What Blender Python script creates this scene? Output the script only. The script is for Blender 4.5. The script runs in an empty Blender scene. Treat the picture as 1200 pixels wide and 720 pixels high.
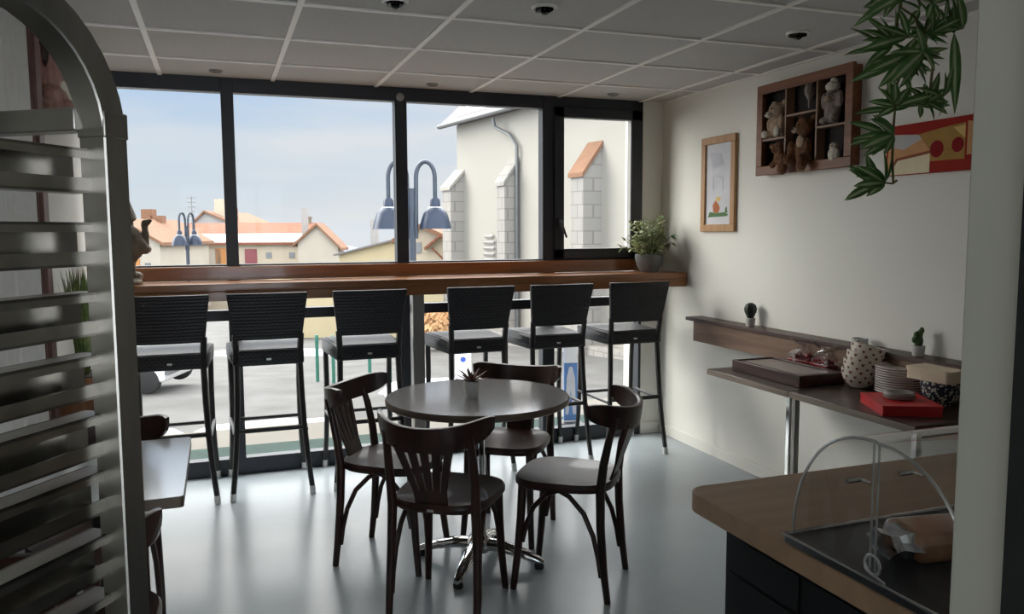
import bpy, bmesh, math, random
from math import sin, cos, pi, radians, sqrt, atan2
from mathutils import Vector, Matrix, Euler
rnd = random.Random(7)
sc = bpy.context.scene
col = sc.collection

# ------------------------------------------------------------------ materials
def new_mat(name):
    m = bpy.data.materials.new(name); m.use_nodes = True
    nt = m.node_tree
    for n in list(nt.nodes): nt.nodes.remove(n)
    out = nt.nodes.new('ShaderNodeOutputMaterial')
    return m, nt, out

def pbr(name, c, rough=.5, metal=0., var=.08, scale=8., stretch=(1,1,1), bump=0., bscale=60., c2=None, spec=.5, coat=0.):
    """principled material with a procedural colour variation and optional bump"""
    m, nt, out = new_mat(name)
    N, L = nt.nodes.new, nt.links.new
    b = N('ShaderNodeBsdfPrincipled'); L(b.outputs[0], out.inputs[0])
    tc = N('ShaderNodeTexCoord'); mp = N('ShaderNodeMapping'); mp.inputs['Scale'].default_value = stretch
    L(tc.outputs['Object'], mp.inputs[0])
    nz = N('ShaderNodeTexNoise'); nz.inputs['Scale'].default_value = scale; nz.inputs['Detail'].default_value = 4
    L(mp.outputs[0], nz.inputs['Vector'])
    mx = N('ShaderNodeMix'); mx.data_type = 'RGBA'
    ca = tuple(max(0, x*(1-var)) for x in c) + (1,)
    cb = (tuple(c2) if c2 else tuple(min(1, x*(1+var)) for x in c)) + (1,)
    mx.inputs[6].default_value = ca; mx.inputs[7].default_value = cb
    rp = N('ShaderNodeMapRange'); rp.inputs[1].default_value = .3; rp.inputs[2].default_value = .7
    L(nz.outputs['Fac'], rp.inputs[0]); L(rp.outputs[0], mx.inputs[0]); L(mx.outputs[2], b.inputs['Base Color'])
    b.inputs['Roughness'].default_value = rough; b.inputs['Metallic'].default_value = metal
    b.inputs['Specular IOR Level'].default_value = spec
    b.inputs['Coat Weight'].default_value = coat; b.inputs['Coat Roughness'].default_value = .12
    if bump:
        n2 = N('ShaderNodeTexNoise'); n2.inputs['Scale'].default_value = bscale; L(mp.outputs[0], n2.inputs['Vector'])
        bp = N('ShaderNodeBump'); bp.inputs['Strength'].default_value = bump; bp.inputs['Distance'].default_value = .01
        L(n2.outputs['Fac'], bp.inputs['Height']); L(bp.outputs[0], b.inputs['Normal'])
    return m

def glassy(name, tint=(1,1,1), refl=1.0, rough=0.):
    """thin clear sheet: straight-through transmission with fresnel reflection"""
    m, nt, out = new_mat(name)
    N, L = nt.nodes.new, nt.links.new
    t = N('ShaderNodeBsdfTransparent'); t.inputs[0].default_value = tint + (1,)
    g = N('ShaderNodeBsdfGlossy'); g.inputs['Roughness'].default_value = rough
    lw = N('ShaderNodeLayerWeight'); lw.inputs[0].default_value = .5
    pw = N('ShaderNodeMath'); pw.operation = 'POWER'; pw.inputs[1].default_value = 5.; L(lw.outputs['Facing'], pw.inputs[0])
    ma = N('ShaderNodeMath'); ma.operation = 'MULTIPLY_ADD'; ma.inputs[1].default_value = .9; ma.inputs[2].default_value = .04; L(pw.outputs[0], ma.inputs[0])
    mu = N('ShaderNodeMath'); mu.operation = 'MULTIPLY'; mu.inputs[1].default_value = refl; mu.use_clamp = True
    L(ma.outputs[0], mu.inputs[0])
    mx = N('ShaderNodeMixShader'); L(mu.outputs[0], mx.inputs[0]); L(t.outputs[0], mx.inputs[1]); L(g.outputs[0], mx.inputs[2])
    L(mx.outputs[0], out.inputs[0])
    return m

def leafy(name, c, c2, rough=.45, scale=30., trans=.5):
    m, nt, out = new_mat(name)
    N, L = nt.nodes.new, nt.links.new
    b = N('ShaderNodeBsdfPrincipled'); tr = N('ShaderNodeBsdfTranslucent'); mx = N('ShaderNodeMixShader'); mx.inputs[0].default_value = trans
    tc = N('ShaderNodeTexCoord'); nz = N('ShaderNodeTexNoise'); nz.inputs['Scale'].default_value = scale; L(tc.outputs['Object'], nz.inputs['Vector'])
    rp = N('ShaderNodeMapRange'); rp.inputs[1].default_value = .35; rp.inputs[2].default_value = .65; L(nz.outputs['Fac'], rp.inputs[0])
    cm = N('ShaderNodeMix'); cm.data_type = 'RGBA'; cm.inputs[6].default_value = c + (1,); cm.inputs[7].default_value = c2 + (1,); L(rp.outputs[0], cm.inputs[0])
    L(cm.outputs[2], b.inputs['Base Color']); L(cm.outputs[2], tr.inputs[0]); b.inputs['Roughness'].default_value = rough
    L(b.outputs[0], mx.inputs[1]); L(tr.outputs[0], mx.inputs[2]); L(mx.outputs[0], out.inputs[0])
    return m

def wicker(name, c1, c2, sx=95., sy=95.):
    m, nt, out = new_mat(name)
    N, L = nt.nodes.new, nt.links.new
    b = N('ShaderNodeBsdfPrincipled'); L(b.outputs[0], out.inputs[0])
    tc = N('ShaderNodeTexCoord')
    ck = N('ShaderNodeTexChecker'); ck.inputs['Scale'].default_value = sx
    ck.inputs['Color1'].default_value = c1 + (1,); ck.inputs['Color2'].default_value = c2 + (1,)
    L(tc.outputs['Object'], ck.inputs['Vector']); L(ck.outputs['Color'], b.inputs['Base Color'])
    w = N('ShaderNodeTexWave'); w.inputs['Scale'].default_value = 18; w.bands_direction = 'Z'
    L(tc.outputs['Object'], w.inputs['Vector'])
    ad = N('ShaderNodeMath'); ad.operation = 'ADD'; L(w.outputs['Fac'], ad.inputs[0]); L(ck.outputs['Fac'], ad.inputs[1])
    bp = N('ShaderNodeBump'); bp.inputs['Strength'].default_value = .5; bp.inputs['Distance'].default_value = .004
    L(ad.outputs[0], bp.inputs['Height']); L(bp.outputs[0], b.inputs['Normal'])
    b.inputs['Roughness'].default_value = .45
    return m

def wood(name, c1, c2, rough=.4, axis='X', scale=3., coat=0., planks=None):
    m, nt, out = new_mat(name)
    N, L = nt.nodes.new, nt.links.new
    b = N('ShaderNodeBsdfPrincipled'); L(b.outputs[0], out.inputs[0])
    tc = N('ShaderNodeTexCoord'); mp = N('ShaderNodeMapping')
    s = {'X': (.6, 9, 9), 'Y': (9, .6, 9), 'Z': (9, 9, .6)}[axis]
    mp.inputs['Scale'].default_value = s
    L(tc.outputs['Object'], mp.inputs[0])
    nz = N('ShaderNodeTexNoise'); nz.inputs['Scale'].default_value = scale; nz.inputs['Detail'].default_value = 6
    nz.inputs['Distortion'].default_value = .6; L(mp.outputs[0], nz.inputs['Vector'])
    cr = N('ShaderNodeValToRGB'); cr.color_ramp.elements[0].position = .32; cr.color_ramp.elements[1].position = .68
    cr.color_ramp.elements[0].color = c1 + (1,); cr.color_ramp.elements[1].color = c2 + (1,)
    L(nz.outputs['Fac'], cr.inputs[0])
    colout = cr.outputs[0]
    if planks:
        bk = N('ShaderNodeTexBrick'); mp2 = N('ShaderNodeMapping')
        L(tc.outputs['Object'], mp2.inputs[0])
        if axis == 'Y': mp2.inputs['Rotation'].default_value = (0, 0, pi/2)
        L(mp2.outputs[0], bk.inputs['Vector'])
        bk.inputs['Scale'].default_value = 1; bk.inputs['Brick Width'].default_value = planks[0]; bk.inputs['Row Height'].default_value = planks[1]
        bk.inputs['Mortar Size'].default_value = .0008
        bk.inputs['Color1'].default_value = (.88,.88,.88,1); bk.inputs['Color2'].default_value = (1.1,1.1,1.1,1); bk.inputs['Mortar'].default_value = (.6,.6,.6,1)
        mm = N('ShaderNodeMix'); mm.data_type = 'RGBA'; mm.blend_type = 'MULTIPLY'; mm.inputs[0].default_value = 1
        L(colout, mm.inputs[6]); L(bk.outputs['Color'], mm.inputs[7]); colout = mm.outputs[2]
    L(colout, b.inputs['Base Color'])
    b.inputs['Roughness'].default_value = rough
    b.inputs['Coat Weight'].default_value = coat; b.inputs['Coat Roughness'].default_value = .09; b.inputs['Specular IOR Level'].default_value = .35
    return m

def bricky(name, c1, c2, mortar, w, h, ms, rough=.9, du=(.85,-.52), hz=1.):
    """block courses: u runs along the wall (du over local x, y), v is the height"""
    m, nt, out = new_mat(name)
    N, L = nt.nodes.new, nt.links.new
    b = N('ShaderNodeBsdfPrincipled'); L(b.outputs[0], out.inputs[0])
    tc = N('ShaderNodeTexCoord'); sx = N('ShaderNodeSeparateXYZ'); L(tc.outputs['Object'], sx.inputs[0])
    dt = N('ShaderNodeVectorMath'); dt.operation = 'DOT_PRODUCT'; dt.inputs[1].default_value = (du[0], du[1], 0); L(tc.outputs['Object'], dt.inputs[0])
    cb = N('ShaderNodeCombineXYZ'); L(dt.outputs['Value'], cb.inputs[0]); L(sx.outputs['Z'], cb.inputs[1])
    bk = N('ShaderNodeTexBrick'); L(cb.outputs[0], bk.inputs['Vector'])
    bk.inputs['Scale'].default_value = 1; bk.inputs['Brick Width'].default_value = w; bk.inputs['Row Height'].default_value = h
    bk.inputs['Mortar Size'].default_value = ms
    for k, c in (('Color1', c1), ('Color2', c2), ('Mortar', mortar)): bk.inputs[k].default_value = c + (1,)
    L(bk.outputs['Color'], b.inputs['Base Color']); b.inputs['Roughness'].default_value = rough
    return m

def spots(name, base, dot, scale, thr, rough=.3, soft=.02):
    m, nt, out = new_mat(name)
    N, L = nt.nodes.new, nt.links.new
    b = N('ShaderNodeBsdfPrincipled'); L(b.outputs[0], out.inputs[0])
    tc = N('ShaderNodeTexCoord'); v = N('ShaderNodeTexVoronoi'); v.inputs['Scale'].default_value = scale
    L(tc.outputs['Object'], v.inputs['Vector'])
    r = N('ShaderNodeMapRange'); r.inputs[1].default_value = thr; r.inputs[2].default_value = thr + soft
    L(v.outputs['Distance'], r.inputs[0])
    mx = N('ShaderNodeMix'); mx.data_type = 'RGBA'; mx.inputs[6].default_value = dot + (1,); mx.inputs[7].default_value = base + (1,)
    L(r.outputs[0], mx.inputs[0]); L(mx.outputs[2], b.inputs['Base Color']); b.inputs['Roughness'].default_value = rough
    return m

M = {}
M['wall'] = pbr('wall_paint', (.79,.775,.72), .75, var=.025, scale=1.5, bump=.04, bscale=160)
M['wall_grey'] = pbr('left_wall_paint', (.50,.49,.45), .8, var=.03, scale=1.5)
M['kitchen'] = pbr('kitchen_paint', (.80,.77,.72), .8, var=.02)
M['floor'] = pbr('resin_floor', (.375,.42,.45), .24, var=.05, scale=2.2, bump=.015, bscale=25, spec=.45)
M['tile'] = pbr('ceiling_tile', (.54,.53,.515), .95, var=.05, scale=90)
M['grid'] = pbr('ceiling_grid', (.9,.88,.84), .5, var=.02)
M['frame'] = pbr('anthracite_frame', (.018,.021,.030), .42, var=.1)
M['glass'] = glassy('window_glass', (.97,.98,.98), .1)
M['acryl'] = glassy('clear_acrylic', (.96,.965,.965), 1.25, .02)
M['acryl_edge'] = glassy('acrylic_edge', (.88,.9,.9), 9.0, .12)
_nt = M['acryl_edge'].node_tree; _o = [n for n in _nt.nodes if n.type == 'OUTPUT_MATERIAL'][0]; _s = _o.inputs[0].links[0].from_socket
_t = _nt.nodes.new('ShaderNodeBsdfTranslucent'); _t.inputs[0].default_value = (.9,.92,.92,1); _d = _nt.nodes.new('ShaderNodeBsdfDiffuse'); _d.inputs[0].default_value = (.9,.92,.92,1)  # white diffuse mix paints the bright edge highlights into the material
_m = _nt.nodes.new('ShaderNodeMixShader'); _nt.links.new(_t.outputs[0], _m.inputs[1]); _nt.links.new(_d.outputs[0], _m.inputs[2])
_m2 = _nt.nodes.new('ShaderNodeMixShader'); _m2.inputs[0].default_value = .22; _nt.links.new(_s, _m2.inputs[1]); _nt.links.new(_m.outputs[0], _m2.inputs[2]); _nt.links.new(_m2.outputs[0], _o.inputs[0])
M['film'] = glassy('cellophane', (.93,.94,.95), 3.2, .12)
M['bar'] = wood('bar_wood', (.22,.082,.024), (.35,.145,.05), .30, 'X', 3, coat=.5, planks=(.9,.12))
M['steel'] = pbr('brushed_steel', (.30,.29,.27), .34, 1., var=.2, scale=14, stretch=(1,1,.2))
M['steel_dull'] = pbr('dull_steel', (.40,.385,.35), .26, 1., var=.45, scale=9)
M['chrome'] = pbr('chrome', (.78,.78,.78), .09, 1., var=.03)
M['post'] = pbr('grey_post', (.30,.29,.27), .4, .6, var=.06)
M['stool'] = wicker('black_wicker', (.006,.006,.009), (.015,.015,.020), 70)
M['stool_seat'] = wicker('grey_wicker', (.035,.037,.045), (.11,.115,.125), 80)
M['black_metal'] = pbr('black_metal', (.018,.017,.018), .4, var=.1)
M['cap'] = pbr('foot_cap', (.62,.62,.60), .35, .6, var=.05)
M['chair'] = wood('dark_bentwood', (.018,.006,.0045), (.042,.014,.0095), .42, 'Z', 2, coat=.16)
M['table'] = pbr('table_laminate', (.20,.185,.18), .16, var=.10, scale=5, stretch=(1,6,1), spec=.8, coat=1.)
M['table_sky_sheen'] = pbr('sky_sheen_laminate', (.40,.42,.45), .16, var=.05, scale=5, coat=1.)  # sky reflection on the table top painted into a paler base colour
M['table_edge'] = pbr('table_edge', (.12,.085,.06), .4, var=.1)
M['rubber'] = pbr('rubber', (.02,.02,.02), .7)
M['counter'] = wood('counter_oak', (.35,.22,.135), (.42,.27,.165), .42, 'X', 2.2)
M['counter_body'] = pbr('navy_panel', (.0045,.005,.008), .5, spec=.25)
M['lowtop'] = wood('dark_table_top', (.035,.022,.018), (.075,.048,.038), .3, 'Y', 3)
M['lowedge'] = wood('table_top_edge', (.20,.16,.13), (.30,.245,.20), .45, 'Y', 3)
M['shelf'] = wood('shelf_wood', (.045,.025,.02), (.085,.05,.04), .4, 'Y', 3)
M['apron'] = wood('shelf_apron', (.15,.088,.06), (.24,.15,.10), .45, 'Y', 3)
M['tray'] = wood('tray_wood', (.026,.012,.010), (.07,.030,.022), .35, 'Y', 3)
M['tray_in'] = pbr('tray_inside', (.30,.26,.24), .3, var=.1)
M['red'] = pbr('red_box', (.55,.012,.018), .45, var=.06)
M['ash'] = pbr('grey_ceramic', (.24,.215,.20), .55, var=.2, scale=30)
M['cream'] = pbr('cream_ceramic', (.72,.66,.57), .3, var=.03)
M['hearts'] = pbr('heart_red', (.16,.03,.03), .4)
M['blue_pat'] = spots('blue_pattern', (.62,.62,.62), (.04,.07,.22), 55, .33)
M['dark_pat'] = spots('dark_leaf_pattern', (.03,.04,.06), (.7,.7,.64), 70, .40)
M['lidwood'] = pbr('beige_lid', (.75,.62,.46), .5, var=.06)
M['plate'] = pbr('plate_ceramic', (.86,.82,.78), .25, var=.03)
M['plate_rim'] = pbr('plate_rim', (.24,.15,.13), .3)
M['berry'] = pbr('red_sweets', (.20,.012,.016), .4, var=.35, scale=60)
M['pot_white'] = pbr('white_pot', (.55,.54,.52), .5, var=.04)
M['pot_grey'] = pbr('grey_pot', (.15,.16,.165), .45, var=.15, scale=12)
M['soil'] = pbr('soil', (.03,.02,.015), .9, var=.3, scale=60)
M['leaf'] = leafy('leaf_green', (.15,.30,.105), (.21,.38,.14))
M['leaf_light'] = leafy('leaf_light', (.48,.60,.36), (.62,.70,.50))
M['leaf_var'] = leafy('variegated_leaf', (.22,.27,.10), (.60,.62,.38), .5, 40, .35)
M['cactus'] = pbr('cactus_green', (.02,.06,.018), .6, var=.3, scale=50, c2=(.06,.12,.03))
M['dark_cactus'] = pbr('dark_cactus', (.008,.018,.01), .6, var=.3, scale=50)
M['stem'] = pbr('vine_stem', (.16,.15,.06), .6, var=.2)
M['grass'] = pbr('grass_blade', (.07,.15,.03), .5, var=.4, scale=25, c2=(.25,.32,.10))
M['grass_red'] = pbr('agave_leaf', (.05,.075,.04), .5, var=.3, scale=60, c2=(.22,.05,.04))
M['boxwood'] = wood('display_frame_wood', (.15,.052,.022), (.235,.095,.043), .45, 'Y', 3)
M['boxback'] = pbr('display_back', (.010,.006,.006), .8)
M['divider'] = pbr('divider_wood', (.25,.14,.09), .5)
M['pine'] = wood('pine_frame', (.38,.20,.085), (.50,.29,.13), .45, 'Z', 3)
M['paper'] = pbr('picture_paper', (.62,.62,.66), .6, var=.06, scale=6)
M['fur_beige'] = pbr('fur_beige', (.40,.29,.21), .95, var=.25, scale=60, bump=.6, bscale=120)
M['fur_white'] = pbr('fur_white', (.62,.58,.50), .95, var=.12, scale=60, bump=.6, bscale=120)
M['fur_brown'] = pbr('fur_brown', (.15,.065,.03), .95, var=.35, scale=60, bump=.7, bscale=120)
M['fur_grey'] = pbr('fur_grey', (.26,.215,.19), .95, var=.2, scale=60, bump=.6, bscale=120)
M['black'] = pbr('black_bead', (.01,.01,.01), .2)
M['stone'] = pbr('weathered_stone', (.17,.145,.11), .9, var=.35, scale=22, bump=.5, bscale=60)
M['stone_dark'] = pbr('stone_dark', (.06,.05,.04), .9, var=.3, scale=22)
M['mask'] = wood('carved_wood', (.22,.10,.08), (.42,.25,.21), .45, 'Z', 3)
M['mask_dark'] = pbr('carved_wood_dark', (.03,.015,.012), .5)
M['postwood'] = wood('reddish_post', (.10,.045,.04), (.16,.085,.075), .5, 'Z', 3)
M['curtain'] = pbr('sheer_curtain', (.72,.72,.70), .9, var=.04, scale=30)
M['planter'] = wood('planter_wood', (.24,.10,.045), (.36,.18,.09), .5, 'Z', 3)
M['jamb'] = pbr('jamb_paint', (.52,.515,.45), .6, var=.02)
M['seal'] = pbr('dark_seal', (.012,.012,.013), .6)
M['bread'] = pbr('bread_crust', (.52,.23,.11), .6, var=.25, scale=18, c2=(.68,.38,.22))
M['foil'] = pbr('foil_wrap', (.75,.78,.82), .22, .9, var=.2, scale=40)
M['board_black'] = pbr('black_tray', (.016,.018,.022), .35, var=.1)
# outdoors
M['render_cream'] = pbr('cream_render', (.44,.385,.30), .9, var=.04, scale=.8)
M['render_white'] = pbr('white_render', (.40,.365,.31), .9, var=.04, scale=.8)
M['render_yellow'] = pbr('yellow_render', (.46,.39,.25), .9, var=.04, scale=.8)
M['church'] = pbr('church_render', (.30,.285,.255), .9, var=.03, scale=.6)
M['quoin'] = bricky('stone_blocks', (.255,.245,.23), (.29,.275,.255), (.19,.18,.17), .40, .36, .016)
M['rooftile'] = bricky('roof_tiles', (.20,.075,.04), (.245,.105,.06), (.15,.055,.03), .4, .22, .03, du=(1,0))
M['rooforange'] = pbr('orange_roof', (.20,.105,.062), .9, var=.15, scale=3)
M['slate'] = pbr('slate_roof', (.17,.16,.165), .8, var=.1)
M['snow'] = pbr('snow', (.62,.64,.68), .7, var=.03)
M['pipe'] = pbr('zinc_pipe', (.13,.135,.14), .5, .3)
M['lampblue'] = pbr('blue_lamp_metal', (.010,.021,.048), .4, .2, var=.1)
M['lamppost'] = pbr('lamp_post_metal', (.032,.043,.062), .4, .2, var=.1)
M['asphalt'] = pbr('asphalt', (.085,.083,.081), .9, var=.15, scale=1.2, c2=(.115,.115,.115))
M['paving'] = pbr('beige_paving', (.14,.13,.112), .9, var=.08, scale=2)
M['lawn'] = pbr('green_strip', (.005,.028,.022), .9, var=.3, scale=12)
M['carwhite'] = pbr('car_white', (.72,.72,.72), .25, var=.02)
M['carglass'] = pbr('car_glass', (.03,.035,.04), .1)
M['tyre'] = pbr('tyre', (.015,.015,.015), .8)
M['carred'] = pbr('tail_light_red', (.4,.02,.02), .3)
M['bollard'] = pbr('green_bollard', (.02,.12,.085), .5)
M['shutter'] = pbr('orange_shutter', (.45,.20,.06), .7)
M['shutter_red'] = pbr('red_shutter', (.20,.05,.06), .7)
M['winglass'] = pbr('house_window', (.16,.17,.18), .2)
M['louvre'] = pbr('louvre_grey', (.30,.29,.28), .8)
M['blue_panel'] = pbr('blue_poster', (.10,.22,.50), .5, var=.15, scale=6)
M['white_panel'] = pbr('white_poster', (.75,.76,.80), .5, var=.03)
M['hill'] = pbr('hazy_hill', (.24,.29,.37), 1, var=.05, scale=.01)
M['bush'] = pbr('dry_bush', (.50,.30,.15), .9, var=.3, scale=6)
M['sign_blue'] = pbr('sign_blue', (.03,.08,.40), .4)
for k, c in {'pic_red': (.33,.025,.016), 'pic_grey': (.52,.50,.50), 'pic_or': (.62,.33,.16), 'pic_cream': (.82,.72,.50), 'pic_och': (.42,.24,.07), 'pic_apple': (.25,.010,.014), 'pic_yel': (.75,.52,.20), 'pic_brown': (.30,.10,.05), 'pic_green': (.12,.22,.10), 'pic_pale': (.55,.56,.62), 'pic_flower': (.5,.18,.08)}.items():
    M[k] = pbr(k, c, .7, var=.06, scale=20, spec=.12)

# ------------------------------------------------------------------ mesh building
class B:
    def __init__(s): s.bm = bmesh.new()
    def _face(s, vs, m=0):
        try:
            f = s.bm.faces.new(vs); f.material_index = m; return f
        except ValueError: return None
    def box(s, c, d, R=None, m=0, taper=1., shift=(0,0)):
        """box at c with size d; taper/shift act on the upper face"""
        R = R or Matrix.Identity(3); v = []
        for z in (-.5, .5):
            k = taper if z > 0 else 1.; sx, sy = (shift if z > 0 else (0, 0))
            for x, y in ((-.5,-.5), (.5,-.5), (.5,.5), (-.5,.5)):
                v.append(s.bm.verts.new(Vector(c) + R @ Vector((x*d[0]*k + sx, y*d[1]*k + sy, z*d[2]))))
        for q in ((3,2,1,0), (4,5,6,7), (0,1,5,4), (1,2,6,5), (2,3,7,6), (3,0,4,7)): s._face([v[i] for i in q], m)
        return s
    def bx(s, x0, x1, y0, y1, z0, z1, m=0):
        return s.box(((x0+x1)/2, (y0+y1)/2, (z0+z1)/2), (abs(x1-x0), abs(y1-y0), abs(z1-z0)), m=m)
    def tube(s, pts, r, n=8, m=0, closed=False, sec=None, up=None, caps=True):
        """sweep a circle (radius r or list) or a section (list of 2-D points) along pts"""
        pts = [Vector(p) for p in pts]; K = len(pts)
        rr = r if isinstance(r, (list, tuple)) else [r]*K
        rings = []; prev = None
        for i, p in enumerate(pts):
            if closed: t = pts[(i+1) % K] - pts[i-1]
            else: t = pts[min(i+1, K-1)] - pts[max(i-1, 0)]
            t.normalize()
            if up is not None: a = Vector(up).cross(t)
            elif prev is None:
                a = t.orthogonal()
                if abs(t.z) < .99: a = Vector((0,0,1)).cross(t)
            else: a = prev - t*prev.dot(t)
            if a.length < 1e-6: a = t.orthogonal()
            a.normalize(); prev = a; b = t.cross(a)
            if sec: ring = [s.bm.verts.new(p + a*x*rr[i] + b*y*rr[i]) for x, y in sec]
            else: ring = [s.bm.verts.new(p + (a*cos(2*pi*k/n) + b*sin(2*pi*k/n))*rr[i]) for k in range(n)]
            rings.append(ring)
        q = len(rings[0])
        for i in range(K if closed else K-1):
            A, C = rings[i], rings[(i+1) % K]
            for k in range(q): s._face([A[k], A[(k+1) % q], C[(k+1) % q], C[k]], m)
        if not closed and caps:
            s._face(rings[0][::-1], m); s._face(rings[-1], m)
        return s
    def lathe(s, prof, c=(0,0,0), n=24, m=0, R=None, mats=None):
        R = R or Matrix.Identity(3); rings = []
        for r, z in prof:
            if r < 1e-6: rings.append([s.bm.verts.new(Vector(c) + R @ Vector((0,0,z)))])
            else: rings.append([s.bm.verts.new(Vector(c) + R @ Vector((r*cos(2*pi*k/n), r*sin(2*pi*k/n), z))) for k in range(n)])
        for i in range(len(rings)-1):
            a, b = rings[i], rings[i+1]; mm = mats[i] if mats else m
            for k in range(n):
                k2 = (k+1) % n
                if len(a) == 1 and len(b) == 1: continue
                if len(a) == 1: s._face([a[0], b[k2], b[k]][::-1], mm)
                elif len(b) == 1: s._face([a[k], a[k2], b[0]], mm)
                else: s._face([a[k], a[k2], b[k2], b[k]], mm)
        return s
    def ball(s, c, r, n=14, m=0, R=None):
        r = (r,)*3 if not isinstance(r, (tuple, list)) else r
        R = R or Matrix.Identity(3); h = n//2; rings = []
        for i in range(h+1):
            th = -pi/2 + pi*i/h
            if i in (0, h): rings.append([s.bm.verts.new(Vector(c) + R @ Vector((0,0,r[2]*sin(th))))])
            else: rings.append([s.bm.verts.new(Vector(c) + R @ Vector((r[0]*cos(th)*cos(2*pi*k/n), r[1]*cos(th)*sin(2*pi*k/n), r[2]*sin(th)))) for k in range(n)])
        for i in range(h):
            a, b = rings[i], rings[i+1]
            for k in range(n):
                k2 = (k+1) % n
                if len(a) == 1: s._face([a[0], b[k2], b[k]][::-1], m)
                elif len(b) == 1: s._face([a[k], a[k2], b[0]], m)
                else: s._face([a[k], a[k2], b[k2], b[k]], m)
        return s
    def prism(s, poly, h, o=(0,0,0), ax=(1,0,0), ay=(0,1,0), m=0, msides=None):
        """polygon in the plane (ax, ay) at o, extruded by the vector h"""
        ax, ay, o, h = Vector(ax), Vector(ay), Vector(o), Vector(h)
        a = [s.bm.verts.new(o + ax*x + ay*y) for x, y in poly]
        b = [s.bm.verts.new(v.co + h) for v in a]
        s._face(a[::-1], m); s._face(b, m)
        k = len(a)
        for i in range(k): s._face([a[i], a[(i+1) % k], b[(i+1) % k], b[i]], m if msides is None else msides)
        return s
    def quad(s, *p, m=0):
        s._face([s.bm.verts.new(Vector(q)) for q in p], m); return s
    def leaf(s, base, d, n, L, W, m=0, m2=None, droop=.25, seg=5):
        """lance-shaped leaf blade from base along d, face normal about n"""
        d = Vector(d).normalized(); n = Vector(n); w = d.cross(n)
        if w.length < 1e-4: w = d.orthogonal()
        w.normalize(); n = w.cross(d).normalized(); rows = []
        for i in range(seg+1):
            t = i/seg; wd = W*.5*(sin(pi*min(1, t**.8))**.8 if 0 < t < 1 else .03)
            c = Vector(base) + d*L*t - n*droop*L*t*t
            fold = n*wd*.35
            if m2 is None: rows.append([c - w*wd + fold, c, c + w*wd + fold])
            else: rows.append([c - w*wd + fold, c - w*wd*.3 + fold*.2, c, c + w*wd*.3 + fold*.2, c + w*wd + fold])
        V = [[s.bm.verts.new(p) for p in r] for r in rows]
        for i in range(seg):
            for j in range(len(V[0])-1):
                mm = m if (m2 is None or j in (0, 3)) else m2
                s._face([V[i][j], V[i][j+1], V[i+1][j+1], V[i+1][j]], mm)
        return s
    def build(s, name, mats, parent=None, bevel=0., seg=2, smooth=True, loc=None, rot=None, remesh=0., subsurf=0, solid=0., angle=40):
        me = bpy.data.meshes.new(name)
        bmesh.ops.recalc_face_normals(s.bm, faces=s.bm.faces) if not solid else None
        s.bm.to_mesh(me); s.bm.free()
        for mm in (mats if isinstance(mats, (list, tuple)) else [mats]): me.materials.append(M[mm] if isinstance(mm, str) else mm)
        if smooth:
            me.polygons.foreach_set('use_smooth', [True]*len(me.polygons)); me.set_sharp_from_angle(angle=radians(angle))
        o = bpy.data.objects.new(name, me); col.objects.link(o)
        if parent: o.parent = parent
        if loc is not None: o.location = loc
        if rot is not None: o.rotation_euler = rot
        if remesh:
            r = o.modifiers.new('r', 'REMESH'); r.mode = 'VOXEL'; r.voxel_size = remesh; r.use_smooth_shade = True
            sm = o.modifiers.new('s', 'SMOOTH'); sm.iterations = 4; sm.factor = .5
        if solid:
            q = o.modifiers.new('t', 'SOLIDIFY'); q.thickness = solid; q.offset = 0
        if bevel:
            b = o.modifiers.new('b', 'BEVEL'); b.width = bevel; b.segments = seg; b.limit_method = 'ANGLE'; b.angle_limit = radians(35)
        if subsurf:
            u = o.modifiers.new('u', 'SUBSURF'); u.levels = u.render_levels = subsurf
        return o

def tag(o, label=None, cat=None, group=None, kind=None):
    if label: o['label'] = label
    if cat: o['category'] = cat
    if group: o['group'] = group
    if kind: o['kind'] = kind
    return o
def thing(name, label, cat, loc=(0,0,0), rz=0., group=None, rot=None):
    o = bpy.data.objects.new(name, None); col.objects.link(o); o.empty_display_size = .05
    o.location = loc; o.rotation_euler = rot or (0, 0, rz)
    return tag(o, label, cat, group)
def copy_tree(o, parent=None):
    c = o.copy(); col.objects.link(c); c.parent = parent
    for ch in list(o.children): copy_tree(ch, c)
    return c
def place(proto, used, loc, rz, label, group=None):
    o = proto if not used else copy_tree(proto)
    o.location = loc; o.rotation_euler = (0, 0, rz)
    return tag(o, label, None, group)
def Rz(a): return Matrix.Rotation(a, 3, 'Z')
def Rx(a): return Matrix.Rotation(a, 3, 'X')
def Ry(a): return Matrix.Rotation(a, 3, 'Y')
def struct(o, label, cat): return tag(o, label, cat, None, 'structure')
def arc(cx, cy, r, a0, a1, n): return [(cx + r*cos(a0 + (a1-a0)*i/n), cy + r*sin(a0 + (a1-a0)*i/n)) for i in range(n+1)]
def rrect(w, d, r, n=6):
    p = []
    for sx, sy, a in ((1,1,0), (-1,1,pi/2), (-1,-1,pi), (1,-1,3*pi/2)):
        p += arc(sx*(w/2-r), sy*(d/2-r), r, a, a+pi/2, n)
    return p

# ------------------------------------------------------------------ camera
F, YAW, PITCH, ROLL, EYE = 942.5, .348887, .0942866, -.0045344, 1.45
fw = Vector((sin(YAW)*cos(PITCH), cos(YAW)*cos(PITCH), -sin(PITCH))); rt = Vector((cos(YAW), -sin(YAW), 0)); up = rt.cross(fw)
r2 = rt*cos(ROLL) + up*sin(ROLL); u2 = -rt*sin(ROLL) + up*cos(ROLL)
cam = bpy.data.cameras.new('camera'); cam.sensor_width = 36; cam.lens = F*36/1200; cam.clip_start = .02; cam.clip_end = 4000
co = bpy.data.objects.new('camera', cam); col.objects.link(co)
mw = Matrix((r2, u2, -fw)).transposed().to_4x4(); mw.translation = (0, 0, EYE); co.matrix_world = mw
sc.camera = co

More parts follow.
